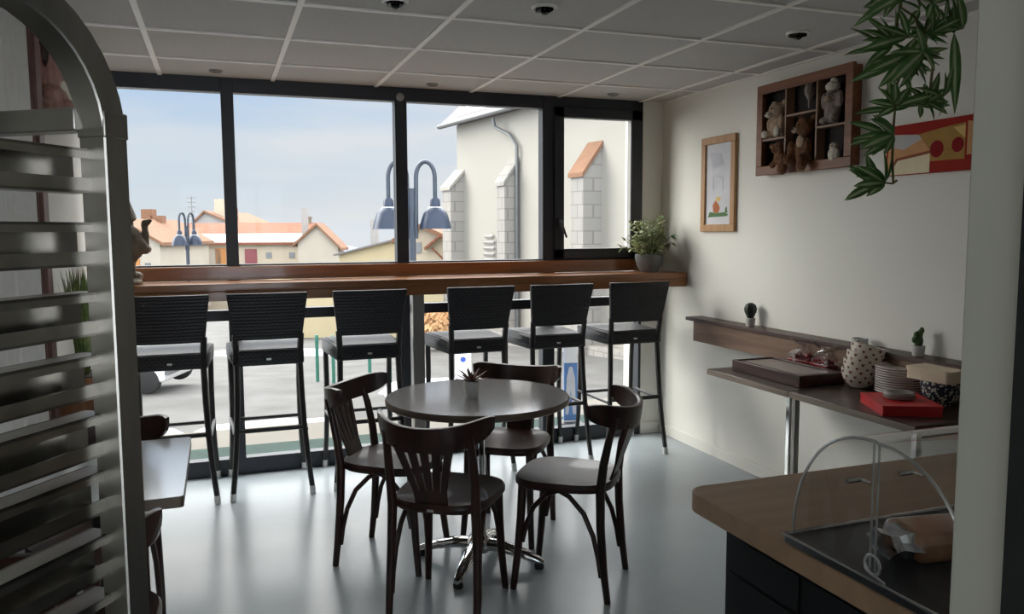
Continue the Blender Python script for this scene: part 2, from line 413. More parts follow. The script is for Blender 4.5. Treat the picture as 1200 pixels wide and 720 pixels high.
# ------------------------------------------------------------------ the room shell
XL, XR, YW, YK, ZC = -.68, 2.95, 5.05, -2.5, 2.328
b = B(); b.bx(XL-.2, XR+.2, YK-.2, YW+.07, -.12, 0)
struct(b.build('floor', 'floor', smooth=False), 'glossy pale blue-grey resin floor of the café', 'floor')
b = B(); b.bx(XL-.2, XR+.2, YK-.2, YW+.2, ZC+.008, ZC+.3)
for k in range(-1, 6):
    x = .333 + .606*k
    if XL < x < XR: b.bx(x-.012, x+.012, YK, YW-.04, ZC, ZC+.012, 1)
for k in range(-9, 3):
    y = 3.912 + .6*k
    b.bx(XL, XR, y-.012, y+.012, ZC+.0005, ZC+.012, 1)
for x0, x1, y0, y1 in ((XL, XL+.02, YK, YW), (XR-.02, XR, YK, YW)): b.bx(x0, x1, y0, y1, ZC, ZC+.012, 1)
struct(b.build('ceiling', ['tile', 'grid'], smooth=False), 'suspended ceiling of grey square tiles in a white grid', 'ceiling')
b = B(); b.bx(XR, XR+.2, YK-.2, YW+.2, 0, ZC+.05)
struct(b.build('wall_right', 'wall', smooth=False), 'off-white side wall with the shelf and pictures', 'wall')
b = B(); b.bx(XR-.012, XR, .6, YW-.06, 0, .075)
struct(b.build('baseboard_right', 'wall', bevel=.003), 'white baseboard along the side wall', 'baseboard')
b = B(); b.bx(2.785, XR, YW-.05, YW+.2, 0, ZC+.05); b.bx(2.785, XR-.012, YW-.062, YW-.05, 0, .085)
struct(b.build('wall_back', 'wall', bevel=.004), 'narrow off-white wall strip between window and side wall', 'wall')
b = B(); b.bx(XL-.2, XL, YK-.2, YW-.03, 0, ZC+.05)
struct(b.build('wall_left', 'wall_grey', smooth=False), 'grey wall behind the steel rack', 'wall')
b = B(); b.bx(XL-.2, XR+.2, YK-.2, YK, 0, .35); b.bx(XL-.2, XR+.2, YK-.2, YK, 2.2, ZC+.05); b.bx(XL-.2, XL+.15, YK-.2, YK, .35, 2.2); b.bx(XR-.15, XR+.2, YK-.2, YK, .35, 2.2)  # wide opening added here as a source of fill light
struct(b.build('wall_rear', 'kitchen', smooth=False), 'kitchen wall behind the viewer with an opening added for fill light', 'wall')
b = B(); xs = (XL+.15, XL+1.25, XL+2.4, XR-.15)
for x in xs: b.bx(x-.03, x+.03, YK-.1, YK-.04, .35, 2.2)
for z in (.38, 2.17): b.bx(XL+.15, XR-.15, YK-.1, YK-.04, z-.03, z+.03)
w2 = struct(b.build('fill_window', 'frame', bevel=.003), 'added wide fill-light window behind the viewer', 'window')  # unseen window, added to brighten the interior from behind
for xa, xb in zip(xs, xs[1:]): B().bx(xa+.03, xb-.03, YK-.075, YK-.068, .41, 2.14).build('pane', 'glass', w2, smooth=False)
b = B(); b.bx(.72, XR, .47, .598, 0, ZC+.05)
struct(b.build('wall_front', 'wall', smooth=False), 'partition wall beside the kitchen opening', 'wall')
d1 = B().bx(.70, .72, .540, .60, 0, ZC+.02).build('door_1', 'jamb', bevel=.002)
struct(d1, 'grey painted jamb of the opening at the picture edge', 'door')
B().bx(.695, .72, .44, .5385, 0, ZC+.02).build('door_seal', 'seal', d1)['label'] = 'dark strip beside the grey jamb'

# window wall: one anthracite frame grid with eight panes and an opening sash
y0, y1 = YW-.055, YW+.02
b = B()
b.bx(XL, 2.785, y0, y1, 2.252, ZC+.01)                       # head
b.bx(XL, 2.785, y0, y1, 0, .098)                             # bottom rail
b.bx(XL, 2.785, y0, y1, .93, .992)                           # transom
for xa, xb in ((-.78, -.685), (.042, .112), (1.052, 1.128), (2.036, 2.122), (2.765, 2.785)): b.bx(xa, xb, y0-.004, y1, 0, ZC)
b.bx(XL, 2.785, y0+.01, y1, 1.18, 1.262)                     # rail behind the sill board
win = struct(b.build('window_1', 'frame', bevel=.003), 'floor-to-ceiling anthracite framed window wall', 'window')
panes = [(-.685, .042), (.112, 1.052), (1.128, 2.036)]
for xa, xb in panes: B().bx(xa, xb, YW-.02, YW-.012, 1.262, 2.252).build('pane', 'glass', win, smooth=False)
for xa, xb in panes + [(2.122, 2.765)]:
    B().bx(xa, xb, YW-.02, YW-.012, .992, 1.18).build('pane', 'glass', win, smooth=False)
    B().bx(xa, xb, YW-.02, YW-.012, .098, .93).build('pane', 'glass', win, smooth=False)
b = B(); sx0, sx1, sz0, sz1 = 2.118, 2.768, 1.262, 2.268; f = .068
b.bx(sx0, sx0+f, y0-.02, y0+.045, sz0, sz1); b.bx(sx1-f-.01, sx1, y0-.02, y0+.045, sz0, sz1)
b.bx(sx0, sx1, y0-.02, y0+.045, sz0, sz0+f); b.bx(sx0, sx1, y0-.02, y0+.045, sz1-f, sz1)
sash = b.build('sash', 'frame', win, bevel=.004)
B().bx(sx0+f, sx1-f-.01, YW-.02, YW-.012, sz0+f, sz1-f).build('pane', 'glass', sash, smooth=False)
b = B(); b.bx(sx1-f-.014, sx1-f-.009, y0-.012, y0+.03, sz0+f, sz1-f)
b.build('glazing_bead', 'post', sash)
b = B(); b.box((2.147, y0-.026, 1.50), (.026, .012, .07)); b.tube([(2.147, y0-.035, 1.515), (2.147, y0-.06, 1.51), (2.158, y0-.065, 1.47), (2.185, y0-.062, 1.405)], [.010,.010,.009,.007], 8)
b.build('handle', 'frame', sash, bevel=.002)
B().lathe([(0, 0), (.022, 0), (.026, .012), (.018, .024), (0, .028)], (1.085, y0-.004, 2.275), 12, R=Rx(pi/2)).build('sensor', 'post', win)['label'] = 'small grey round sensor at the top of the mullion'
b = B(); b.bx(XL, 2.785, YW-.085, YW-.056, 1.171, 1.252)
struct(b.build('trim_1', 'bar', bevel=.003), 'orange-brown wooden sill board between counter and window', 'trim')

# ------------------------------------------------------------------ ceiling downlights
def downlight(x, y, r, label, big):
    t = thing('downlight', label, 'light', (x, y, ZC+.008), 0, 'recessed ceiling spots')
    B().lathe([(r*.72, -.004), (r*.86, -.012), (r, -.006), (r, .0), (r*.72, .0), (r*.72, -.004)], n=24).build('ring', 'grid' if big else 'post', t)
    b = B(); b.lathe([(0, -.003), (r*.72, -.003), (r*.72, -.001), (0, -.001)], n=20)
    if big:
        for k in (-2, -1, 0, 1, 2): b.box((k*r*.24, 0, -.012), (.004, r*1.25*sqrt(1-(k*.24)**2), .016))
        b.lathe([(r*.3, -.004), (r*.34, -.026), (r*.2, -.032), (0, -.034)], n=14)
    b.build('reflector', 'black' if big else 'post', t)
for x, y, l in ((.674, 3.153, 'recessed round spot in the tile nearest the picture middle top'), (1.249, 3.042, 'recessed round spot one tile right of the louvred spot'), (2.489, 3.057, 'recessed spot near the side wall above the toy display')):
    downlight(x, y, .052, l, True)
for x, y, l in ((.022, 4.80, 'small spot by the window over the first bar stools'), (1.248, 4.82, 'small spot by the window above the middle mullion'), (2.449, 4.79, 'small spot by the window above the opening sash')):
    downlight(x, y, .036, l, False)

# ------------------------------------------------------------------ bar counter
t = thing('bar_counter', 'long wooden bar counter under the window', 'counter', (0, 0, 0))
B().bx(XL+.005, 2.94, 4.65, YW-.088, 1.128, 1.17).build('worktop', 'bar', t, bevel=.004)
B().bx(XL+.005, 2.94, 4.652, 4.685, 1.075, 1.1275).build('fascia', 'bar', t, bevel=.003)
B().bx(1.083, 1.155, 4.72, 4.79, 0, 1.127).build('leg', 'post', t, bevel=.006)['label'] = 'square grey metal leg'
for x in (-.3, .8, 1.9, 2.8): B().bx(x-.02, x+.02, 4.69, YW-.06, 1.10, 1.127).build('bracket', 'black_metal', t)

# ------------------------------------------------------------------ bar stools
def make_stool():
    t = thing('bar_stool', 'x', 'stool')
    # backrest: tapered woven panel leaning back
    b = B(); prof = []
    for i in range(7):
        u = i/6; z = .872 + .255*u; w = .178 + .030*u; y = -.225 - .055*u
        prof.append((w, y, z))
    fr = [[(-w, y-.016, z), (0, y-.030, z), (w, y-.016, z), (w, y+.016, z), (0, y+.004, z), (-w, y+.016, z)] for w, y, z in prof]
    V = [[b.bm.verts.new(p) for p in r] for r in fr]
    for i in range(6):
        for k in range(6): b._face([V[i][k], V[i][(k+1) % 6], V[i+1][(k+1) % 6], V[i+1][k]])
    b._face(V[0][::-1]); b._face(V[-1])
    b.build('backrest', 'stool', t, bevel=.006)
    for s in (-1, 1):
        B().tube([(s*.165, -.21, .74), (s*.168, -.222, .83), (s*.172, -.232, .90)], .017, 8).build('back_post', 'black_metal', t)
    # seat: woven box with dished top
    b = B()
    b.prism([(-.185,-.225), (.185,-.225), (.215,.225), (-.215,.225)], (0, 0, .082), (0, 0, .728))
    b.build('seat', 'stool', t, bevel=.010)
    b = B(); b.prism([(-.165,-.205), (.165,-.205), (.195,.205), (-.195,.205)], (0, 0, .006), (0, 0, .809))
    b.build('seat_pad', 'stool_seat', t, bevel=.003)
    b = B(); b.bx(-.012, .012, -.2285, -.2262, .757, .768); b.build('name_plate', 'cap', t)
    # woven side skirts in lighter weave
    for s in (-1, 1): B().quad((s*.1872, -.2, .738), (s*.2152, .205, .738), (s*.2152, .205, .802), (s*.1872, -.2, .802)).build('side_weave', 'stool_seat', t, solid=.002)
    feet = []
    for sx in (-1, 1):
        for sy in (-1, 1):
            top = Vector((sx*(.165 if sy < 0 else .195), sy*.205, .74)); ft = Vector((sx*(.21 if sy < 0 else .212), -.258 if sy < 0 else .235, 0))
            pts = [top.lerp(ft, u) + Vector((-sx*.010*sin(pi*u), 0, 0)) for u in (0, .25, .5, .75)] + [ft + (top-ft)*.055]
            l = B().tube(pts, [.0165,.0165,.016,.0155,.015], 8).build('leg', 'black_metal', t)
            B().tube([ft + (top-ft)*.06, ft + (top-ft)*.018, ft], [.0172,.0172,.0165], 10).build('foot_cap', 'cap', l)
            feet.append((top, ft))
    def on(k, z): a, f_ = feet[k]; return f_.lerp(a, z/.74)
    B().tube([on(0, .375), on(2, .375)], .0125, 8).build('stretcher', 'black_metal', t)
    B().tube([on(1, .345), on(3, .345)], .0125, 8).build('stretcher', 'black_metal', t)
    for a, c in ((0, 1), (2, 3)): B().tube([on(a, .36), on(c, .355)], .010, 8).build('stretcher', 'black_metal', t)
    return t
st = make_stool(); STOOL_Y = 4.742
for i, (x, rz, l) in enumerate(((-.262, 0, 'black woven bar stool next to the steel rack, first from the left'),
        (.236, 0, 'black woven bar stool in front of the first window mullion, second from the left'),
        (.785, 0, 'black woven bar stool just left of the grey counter leg'),
        (1.428, .02, 'black woven bar stool right behind the small table plant, just right of the counter leg'),
        (1.948, .0, 'black woven bar stool in front of the opening sash, second from the side wall'),
        (2.487, -.03, 'black woven bar stool at the far right end of the counter below the potted plant'))):
    place(st, i, (x, STOOL_Y, 0), rz, l, 'bar stools along the window counter')

# ------------------------------------------------------------------ bistro chairs
def make_chair():
    t = thing('bistro_chair', 'x', 'chair')
    # seat
    pts = []
    for k in range(40):
        a = 2*pi*k/40; e = .62
        x = .205*abs(cos(a))**e*(1 if cos(a) > 0 else -1); y = .205*abs(sin(a))**e*(1 if sin(a) > 0 else -1)
        x *= 1 - .10*(1 - (y+.205)/.41)
        pts.append((x, y))
    b = B(); rings = []
    for k, z in ((.97, .428), (1.0, .436), (1.0, .452), (.965, .462), (.88, .459), (.6, .452), (.3, .449)):
        rings.append([b.bm.verts.new((x*k, y*k, z)) for x, y in pts])
    for i in range(len(rings)-1):
        for k in range(40): b._face([rings[i][k], rings[i][(k+1) % 40], rings[i+1][(k+1) % 40], rings[i+1][k]])
    b._face(rings[0][::-1]); b._face(rings[-1])
    b.build('seat', 'chair', t)
    B().bx(-.012, .012, -.2085, -.2045, .437, .446).build('name_plate', 'cap', t)
    # crest rail: strongly curved band
    b = B(); n = 22; V = []; AM = 1.22
    for i in range(n+1):
        u = i/n*2-1; a = u*AM
        x = .222*sin(a)/sin(AM); y = -.285 + .150*(1-cos(a))/(1-cos(AM))
        nx, ny = sin(a)*.222/sin(AM)*.15/(1-cos(AM))/.2, -cos(a); q = sqrt(nx*nx+ny*ny); nx, ny = nx/q, ny/q
        e = 1 - abs(u)**8*.5; zc = .722 + .046*u*u; hh = .046*e
        V.append([b.bm.verts.new((x+nx*ox - nx*oz*-.12, y+ny*ox + ny*oz*.12, zc+oz)) for ox, oz in ((-.010, -hh), (.010, -hh), (.013, 0), (.011, hh*.92), (0, hh), (-.011, hh*.92), (-.008, 0))])
    for i in range(n):
        for k in range(7): b._face([V[i][k], V[i][(k+1) % 7], V[i+1][(k+1) % 7], V[i+1][k]])
    b._face(V[0][::-1]); b._face(V[-1])
    b.build('crest_rail', 'chair', t, angle=60)
    # splat: solid foot, five fanned slats
    b = B()
    def yz(z): return -.185 - .085*(z-.45)/.25
    def strip(x0, x1, z0, X0, X1, z1, th=.009):
        V = []
        for u in (0, .5, 1):
            z = z0+(z1-z0)*u; xa, xb = x0+(X0-x0)*u, x1+(X1-x1)*u
            V.append([b.bm.verts.new(p) for p in ((xa, yz(z)-th/2, z), (xb, yz(z)-th/2, z), (xb, yz(z)+th/2, z), (xa, yz(z)+th/2, z))])
        for i in range(2):
            for k in range(4): b._face([V[i][k], V[i][(k+1) % 4], V[i+1][(k+1) % 4], V[i+1][k]])
        b._face(V[0][::-1]); b._face(V[-1])
    strip(-.062, .062, .445, -.066, .066, .515)
    strip(-.108, .108, .668, -.112, .112, .70)
    for k in range(5):
        c0 = -.0528 + .0264*k; c1 = -.092 + .046*k
        strip(c0-.0115, c0+.0115, .51, c1-.0165, c1+.0165, .672)
    b.build('splat', 'chair', t, bevel=.002)
    sec = [(-.5,-.5), (.5,-.5), (.5,.5), (-.5,.5)]
    for s in (-1, 1):
        B().tube([(s*.172, -.205, 0), (s*.172, -.190, .12), (s*.168, -.175, .30), (s*.163, -.172, .44), (s*.165, -.185, .55), (s*.163, -.208, .66), (s*.160, -.232, .735)],
                 [.0135,.0155,.0175,.019,.0175,.0155,.013], 10).build('rear_leg', 'chair', t)
        B().tube([(s*.150, .150, .44), (s*.152, .158, .30), (s*.158, .170, .15), (s*.168, .186, 0)], [.019,.0175,.016,.0135], 10).build('front_leg', 'chair', t)
        pts = [(s*.169, -.178, .10), (s*.168, -.165, .18), (s*.165, -.145, .26), (s*.160, -.105, .345), (s*.154, -.045, .405), (s*.150, .0, .424), (s*.150, .05, .405), (s*.152, .105, .345), (s*.154, .135, .27), (s*.157, .150, .20)]
        B().tube(pts, .0105, 8).build('brace', 'chair', t)
    return t
ch = make_chair()
def chair_at(i, x, y, fx, fy, label, group): return place(ch, i, (x, y, 0), atan2(fy, fx) - pi/2, label, group)
G1 = 'bistro chairs round the round table'
chair_at(0, .806, 2.93, .58, .81, 'dark bentwood chair nearest the viewer at the round table, seen from behind', G1)
chair_at(1, 1.328, 2.972, -.77, .64, 'dark bentwood chair on the right of the round table, turned to the left', G1)
chair_at(2, .697, 3.46, .80, -.60, 'dark bentwood chair at the left of the round table, facing right', G1)
chair_at(3, 1.275, 3.57, -.60, -.80, 'dark bentwood chair behind the round table, nearest the bar stools', G1)
G2 = 'bistro chairs at the square table'
chair_at(4, -.418, 2.945, 0.0, -1, 'dark bentwood chair beyond the square table, its rail seen through the rack', G2)
chair_at(5, -.375, 2.205, .03, 1, 'dark bentwood chair on the near side of the square table, half hidden by the rack', G2)

# ------------------------------------------------------------------ round table
TX, TY = 1.03, 3.27
t = thing('round_table', 'round bistro table with grey-brown top on a chrome star foot', 'table', (TX, TY, 0))
B().lathe([(0, .712), (.385, .712), (.395, .718), (.397, .735), (.392, .743), (0, .743)], n=72, mats=[1,1,1,1,0]).build('tabletop', ['table', 'table_edge'], t)
B().lathe([(0, .09), (.032, .09), (.032, .70), (.09, .703), (.09, .711), (0, .711)], n=24).build('column', 'chrome', t)
b = B(); b.lathe([(.0, .055), (.055, .055), (.058, .09), (.045, .115), (.034, .13), (0, .13)], n=24)
b.build('hub', 'chrome', t)
for k in range(4):
    a = radians(144 + 90*k); d = Vector((cos(a), sin(a), 0)); w = Vector((-sin(a), cos(a), 0))
    l = B().tube([d*.03 + Vector((0,0,.085)), d*.11 + Vector((0,0,.080)), d*.20 + Vector((0,0,.058)), d*.27 + Vector((0,0,.036)), d*.295 + Vector((0,0,.030))],
             [1, .95, .8, .62, .35], sec=[(.037*cos(q), .026*sin(q)) for q in [2*pi*i/12 for i in range(12)]], up=(0,0,1)).build('foot', 'chrome', t)
    B().lathe([(0, 0), (.020, 0), (.022, .012), (.014, .028), (0, .028)], d*.272, 12).build('glide', 'rubber', l)

# small succulent on the round table
t = thing('potted_succulent', 'small spiky succulent in a white pot on the round table', 'plant', (.995, 3.245, .743))
B().lathe([(0, 0), (.026, 0), (.030, .03), (.034, .068), (.031, .070), (.029, .06), (0, .058)], n=20).build('pot', 'pot_white', t)
b = B()
for k in range(22):
    a = k*2.4; e = .25 + .9*(k/22); d = (cos(a)*cos(e), sin(a)*cos(e), sin(e))
    b.leaf((0, 0, .06), d, (-cos(a)*sin(e), -sin(a)*sin(e), cos(e)), .075 + .01*rnd.random(), .013, droop=.12)
b.build('leaves', 'grass_red', t, solid=.002)

# ------------------------------------------------------------------ square table on the left
t = thing('square_table', 'square café table with shiny grey top behind the rack, paled by a painted sky sheen', 'table', (-.362, 2.665, 0))
B().prism(rrect(.495, .685, .012, 3), (0, 0, .030), (0, 0, .700), m=1).build('tabletop', ['table', 'table_edge'], t)
B().prism(rrect(.493, .683, .012, 3), (0, 0, .002), (0, 0, .7295)).build('laminate', 'table_sky_sheen', t)
B().lathe([(0, .03), (.03, .03), (.03, .69), (.09, .692), (.09, .70), (0, .70)], n=20).build('column', 'black_metal', t)
b = B(); b.box((0, 0, .018), (.42, .07, .036)); b.box((0, 0, .018), (.07, .42, .036)); b.build('base', 'black_metal', t, bevel=.006)

# ------------------------------------------------------------------ steel tray rack in the foreground
t = thing('tray_rack', 'tall stainless steel bakery tray rack with a rounded top in the foreground', 'rack', (-.120, 1.045, 0), 0)
u = Vector((-sin(radians(35)), -cos(radians(35)), 0)); v = Vector((-cos(radians(35)), sin(radians(35)), 0)); Z = Vector((0,0,1))
DEP, WID, RA, ZT = .46, .44, .145, 1.555
sec = [(.018*sx*(1 if abs(sy) == 1 else 1), .018*sy) for sx, sy in ((-1,-.9), (-.9,-1), (.9,-1), (1,-.9), (1,.9), (.9,1), (-.9,1), (-1,.9))]
def hoop(off):
    p = [Z*z for z in (.10, .5, 1.0, 1.4, ZT)]
    p += [u*(RA - RA*cos(a)) + Z*(ZT + RA*sin(a)) for a in [pi/2*i/10 for i in range(1, 11)]]
    p += [u*(DEP-RA + RA*sin(a)) + Z*(ZT + RA*cos(a)) for a in [pi/2*i/10 for i in range(0, 11)]]
    p += [u*DEP + Z*z for z in (1.4, 1.0, .5, .10)]
    return [off + q for q in p]
for off in (Vector((0,0,0)), v*WID):
    B().tube(hoop(off), 1, sec=sec, up=v).build('hoop_frame', 'steel', t, angle=30)
ZL = [1.069 + .0735*k for k in range(-11, 0)] + [1.069, 1.146, 1.214, 1.284, 1.357, 1.437, 1.520]
for off, sgn in ((Vector((0,0,0)), 1), (v*WID, -1)):
    for z in ZL:
        # channel runner fixed inside the uprights, its open side with two lips facing outwards
        b = B(); R3 = Matrix((u, v*sgn, Z)).transposed(); o_ = off + v*sgn*.006; LN = DEP-.012
        for c, d in (((DEP/2, .034, 0), (LN, .003, .050)), ((DEP/2, .017, .0235), (LN, .034, .003)), ((DEP/2, .017, -.0235), (LN, .034, .003)), ((DEP/2, .0015, -.0165), (LN, .003, .017)), ((DEP/2, .0015, .0195), (LN, .003, .011))):
            b.box(o_ + Z*z + R3 @ Vector(c), d, R3)
        b.build('runner', 'steel_dull', t)
for dd, z in ((.012, 1.578), (DEP-.012, 1.578), (.012, .13), (DEP-.012, .13)):
    B().box(u*dd + v*WID/2 + Z*z, (.028, WID-.03, .026), Matrix((u, v, Z)).transposed()).build('cross_bar', 'steel', t, bevel=.002)
for off in (Vector((0,0,0)), u*DEP, v*WID, u*DEP+v*WID):
    b = B(); b.lathe([(0, -.012), (.045, -.012), (.05, -.006), (.05, .006), (.045, .012), (0, .012)], off + Z*.05, 16, R=Ry(pi/2)); b.box(off + Z*.095, (.05, .03, .012))
    b.build('castor', 'rubber', t)
b = B(); b.box(Vector((0,0,1.572)), (.038, .038, .03), Matrix((u, v, Z)).transposed()); b.build('sleeve', 'steel', t, bevel=.002)
b = B(); b.box(u*-.0185 + Z*1.168, (.001, .016, .022), Matrix((u, v, Z)).transposed()); b.build('sticker', 'red', t)['label'] = 'tiny red sticker on the upright'

# ------------------------------------------------------------------ left wall things
b = B(); V = []
for i in range(61):
    y = 2.55 + 1.0*i/60; x = XL + .024 + .013*sin(i*1.15) + .004*sin(i*2.7)
    V.append([b.bm.verts.new((x + .003*sin(i*.9+z), y - (.06*(1-z/2.2) if i == 60 else 0), z)) for z in (.02, .7, 1.4, 2.24)])
for i in range(60):
    for k in range(3): b._face([V[i][k], V[i+1][k], V[i+1][k+1], V[i][k+1]])
tag(b.build('curtain', 'curtain', solid=.002), 'white sheer curtain hanging on the left wall behind the rack', 'curtain')
B().tube([(XL+.024, 2.4, 2.26), (XL+.024, 3.57, 2.26)], .010, 10).build('curtain_rod', 'black_metal', bpy.data.objects['curtain'])
b = B(); b.bx(XL, XL+.045, 3.60, 3.70, 0, ZC); b.bx(XL, XL+.03, 3.575, 3.725, 0, ZC)
struct(b.build('trim_2', 'postwood', bevel=.003), 'reddish wooden upright on the left wall beside the curtain', 'trim')
# carved bust on the wall
t = thing('carved_head', 'reddish carved wooden head hanging high on the grey left wall', 'carving', (XL, 3.93, 2.0))
b = B()
b.ball((.075, 0, .19), (.062, .06, .085), 16); b.ball((.135, 0, .185), (.018, .014, .024), 10); b.ball((.118, 0, .21), (.02, .012, .03), 10)
b.ball((.122, 0, .15), (.02, .022, .010), 10); b.ball((.121, 0, .135), (.02, .020, .010), 10); b.ball((.112, 0, .112), (.026, .026, .022), 10)
b.ball((.05, 0, .10), (.045, .045, .07), 12); b.ball((.055, 0, .02), (.07, .12, .05), 14); b.ball((.09, .0, -.03), (.085, .10, .05), 12); b.box((.012, 0, .1), (.024, .14, .26))
o = b.build('bust', 'mask', t, remesh=.007); o.scale = (.85, 1, 1)
b = B(); b.ball((.065, 0, .245), (.075, .07, .048), 14); b.ball((.03, 0, .2), (.05, .07, .07), 12); b.ball((.128, .025, .222), (.010, .02, .008), 8); b.ball((.128, -.025, .222), (.010, .02, .008), 8)
o = b.build('hair', 'mask_dark', t, remesh=.007); o.scale = (.85, 1, 1)
# tall planter with grass
t = thing('grass_planter', 'tall orange-brown wooden planter of green grass against the left wall', 'plant', (XL+.115, 3.87, 0))
b = B(); b.box((0, 0, .42), (.18, .20, .84), taper=1.1); b.build('planter', 'planter', t, bevel=.006)
B().box((0, 0, .838), (.18, .20, .012)).build('soil', 'soil', t)
b = B()
for k in range(240):
    a = rnd.random()*2*pi; r = .075*sqrt(rnd.random()); e = radians(90 - rnd.random()*rnd.random()*30)
    d = Vector((cos(a)*cos(e), sin(a)*cos(e), sin(e)))
    d.x *= .12
    b.leaf((r*cos(a)*.3, r*sin(a), .84), d, (-cos(a)*.3, -sin(a), .4), .30 + .17*rnd.random(), .010, droop=.05 + .1*rnd.random()*rnd.random(), seg=5)
b.build('grass_blades', 'grass', t, solid=.001)

# stone gnome at the left end of the bar
t = thing('garden_gnome', 'weathered grey stone gnome on the left end of the bar counter', 'statue', (-.478, 4.80, 1.17), radians(-35))
b = B()
b.lathe([(0, 0), (.085, 0), (.085, .02), (.07, .028), (0, .03)], n=18)
for s in (-1, 1):
    b.ball((s*.035, .035, .045), (.03, .052, .025), 12); b.ball((s*.03, 0, .09), (.032, .034, .06), 12)
b.ball((0, -.005, .19), (.085, .075, .11), 16); b.lathe([(.09, .11), (.098, .12), (.075, .22), (.05, .28), (0, .30)], n=18)
b.ball((0, .0, .325), (.055, .055, .06), 14); b.ball((0, .055, .325), (.015, .015, .013), 8)
b.ball((0, .048, .265), (.05, .032, .065), 12); b.ball((0, .055, .225), (.03, .025, .04), 10)
for s in (-1, 1):
    b.tube([(s*.075, 0, .26), (s*.11, .02, .20), (s*.085, .075, .19)], [.026,.024,.020], 10); b.ball((s*.08, .085, .19), .022, 10)
b.tube([(.095, .05, .20), (.098, .055, .27), (.085, .06, .325)], [.020,.018,.018], 8); b.ball((.098, .06, .335), (.028, .022, .018), 10); b.ball((.122, .062, .345), (.014, .012, .010), 8); b.ball((.10, .04, .19), (.03, .03, .028), 10); b.ball((.04, .0, .22), (.07, .07, .10), 12)
b.build('body', 'stone', t, remesh=.006)
b = B(); b.lathe([(.066, .345), (.072, .355), (.068, .375), (.045, .44), (.022, .50), (.010, .545), (0, .553)], (0, -.005, 0), 18); b.lathe([(0, .35), (.066, .345)], (0, -.005, 0), 18)
b.build('pointed_hat', 'stone', t)
for s in (-1, 1): B().ball((s*.022, .05, .345), .007, 8).build('eye', 'stone_dark', t)

# potted plant on the bar end
t = thing('potted_plant', 'bushy variegated plant in a grey round pot on the right end of the bar counter', 'plant', (2.735, 4.80, 1.17))
B().lathe([(0, 0), (.055, 0), (.062, .008), (.085, .05), (.096, .095), (.094, .12), (.088, .122), (.085, .105), (0, .10)], n=28).build('pot', 'pot_grey', t)
b = B(); bs = B()
for k in range(60):
    a = rnd.random()*2*pi; e = radians(18 + 68*rnd.random()); L = .12 + .17*rnd.random()
    d = Vector((cos(a)*cos(e)*(.5 if cos(a) > 0 else .85), sin(a)*cos(e)*.85, sin(e))); p0 = Vector((cos(a)*.03, sin(a)*.03, .10)); p1 = p0 + d*L
    bs.tube([p0, p0 + d*L*.5 + Vector((0,0,.01)), p1], [.003,.002,.0015], 5)
    for j in range(9):
        q = p0.lerp(p1, .35 + .65*rnd.random()); aa = rnd.random()*2*pi; ee = rnd.random()*1.4 - .5
        b.leaf(q, (cos(aa)*cos(ee), sin(aa)*cos(ee), sin(ee)), (0, 0, 1),   .042 + .025*rnd.random(), .023, m=rnd.choice((0, 0, 1, 1, 2)), droop=.2, seg=3)
p = [Vector((.05, -.01, .12)), Vector((.10, -.03, .2)), Vector((.135, -.05, .235))]
bs.tube(p, .002, 5)
for j in range(6): b.leaf(p[2], (.6, rnd.random()-.9, rnd.random()-.5), (0,0,1), .045, .026, m=3, seg=3)
b.build('foliage', ['leaf_var', 'leaf_var', 'leaf_light', 'leaf'], t, solid=.0006); bs.build('stems', 'stem', t)

# ------------------------------------------------------------------ side tables along the right wall
def side_table(ya, yb, label, near):
    t = thing('side_table', label, 'table', ((2.4+2.94)/2, (ya+yb)/2, 0), 0, 'low dark side tables along the wall')
    L = yb-ya
    B().bx(-.27, .27, -L/2, L/2, .694, .722).build('tabletop', 'lowtop', t, bevel=.003)
    B().bx(-.2745, -.2702, -L/2, L/2, .694, .7205).build('edge_band', 'lowedge', t)
    for sy in ((-1,) if not near else (-1, 1)):
        B().bx(-.245-.013, -.245+.013, sy*(L/2-.016)-.013, sy*(L/2-.016)+.013, .0, .694).build('leg', 'post' if near and sy > 0 else 'chrome', t, bevel=.003)
    B().bx(-.23, .255, -L/2+.03, -L/2+.05, .664, .694).build('rail', 'post', t); B().bx(.255, .27, -L/2+.02, L/2-.02, .62, .694).build('wall_cleat', 'shelf', t)
side_table(2.944, 3.585, 'low dark-topped side table under the wooden tray', 0)
side_table(2.235, 2.938, 'low dark-topped side table under the plates and red box', 1)
# wall shelf
t = thing('wall_shelf', 'long narrow dark wooden wall shelf with a brown apron board', 'shelf', (XR, 3.3, .893))
B().bx(-.12, 0, -1.35, 1.19, -.022, 0).build('board', 'shelf', t, bevel=.002)
B().bx(-.105, -.082, -1.35, 1.12, -.150, -.0225).build('apron', 'apron', t, bevel=.002)
# tray
t = thing('wooden_tray', 'large dark wooden tray lying on the far side table', 'tray', (2.625, 3.245, .7225))
b = B(); w, l, h = .245, .505, .055
b.bx(-w/2, w/2, -l/2, l/2, 0, .03)
b.bx(-w/2, w/2, -l/2, l/2, .03, .05)
for sx in (-1, 1): b.bx(sx*w/2-.008, sx*w/2+.008, -l/2-.008, l/2+.008, 0, h)
for sy in (-1, 1): b.bx(-w/2, w/2, sy*l/2-.008, sy*l/2+.008, 0, h)
b.build('tray_body', 'tray', t, bevel=.003)
B().prism(rrect(w-.075, l-.075, .02, 3), (0, 0, .0215), (0, 0, .03)).build('tray_mat', 'tray_in', t)
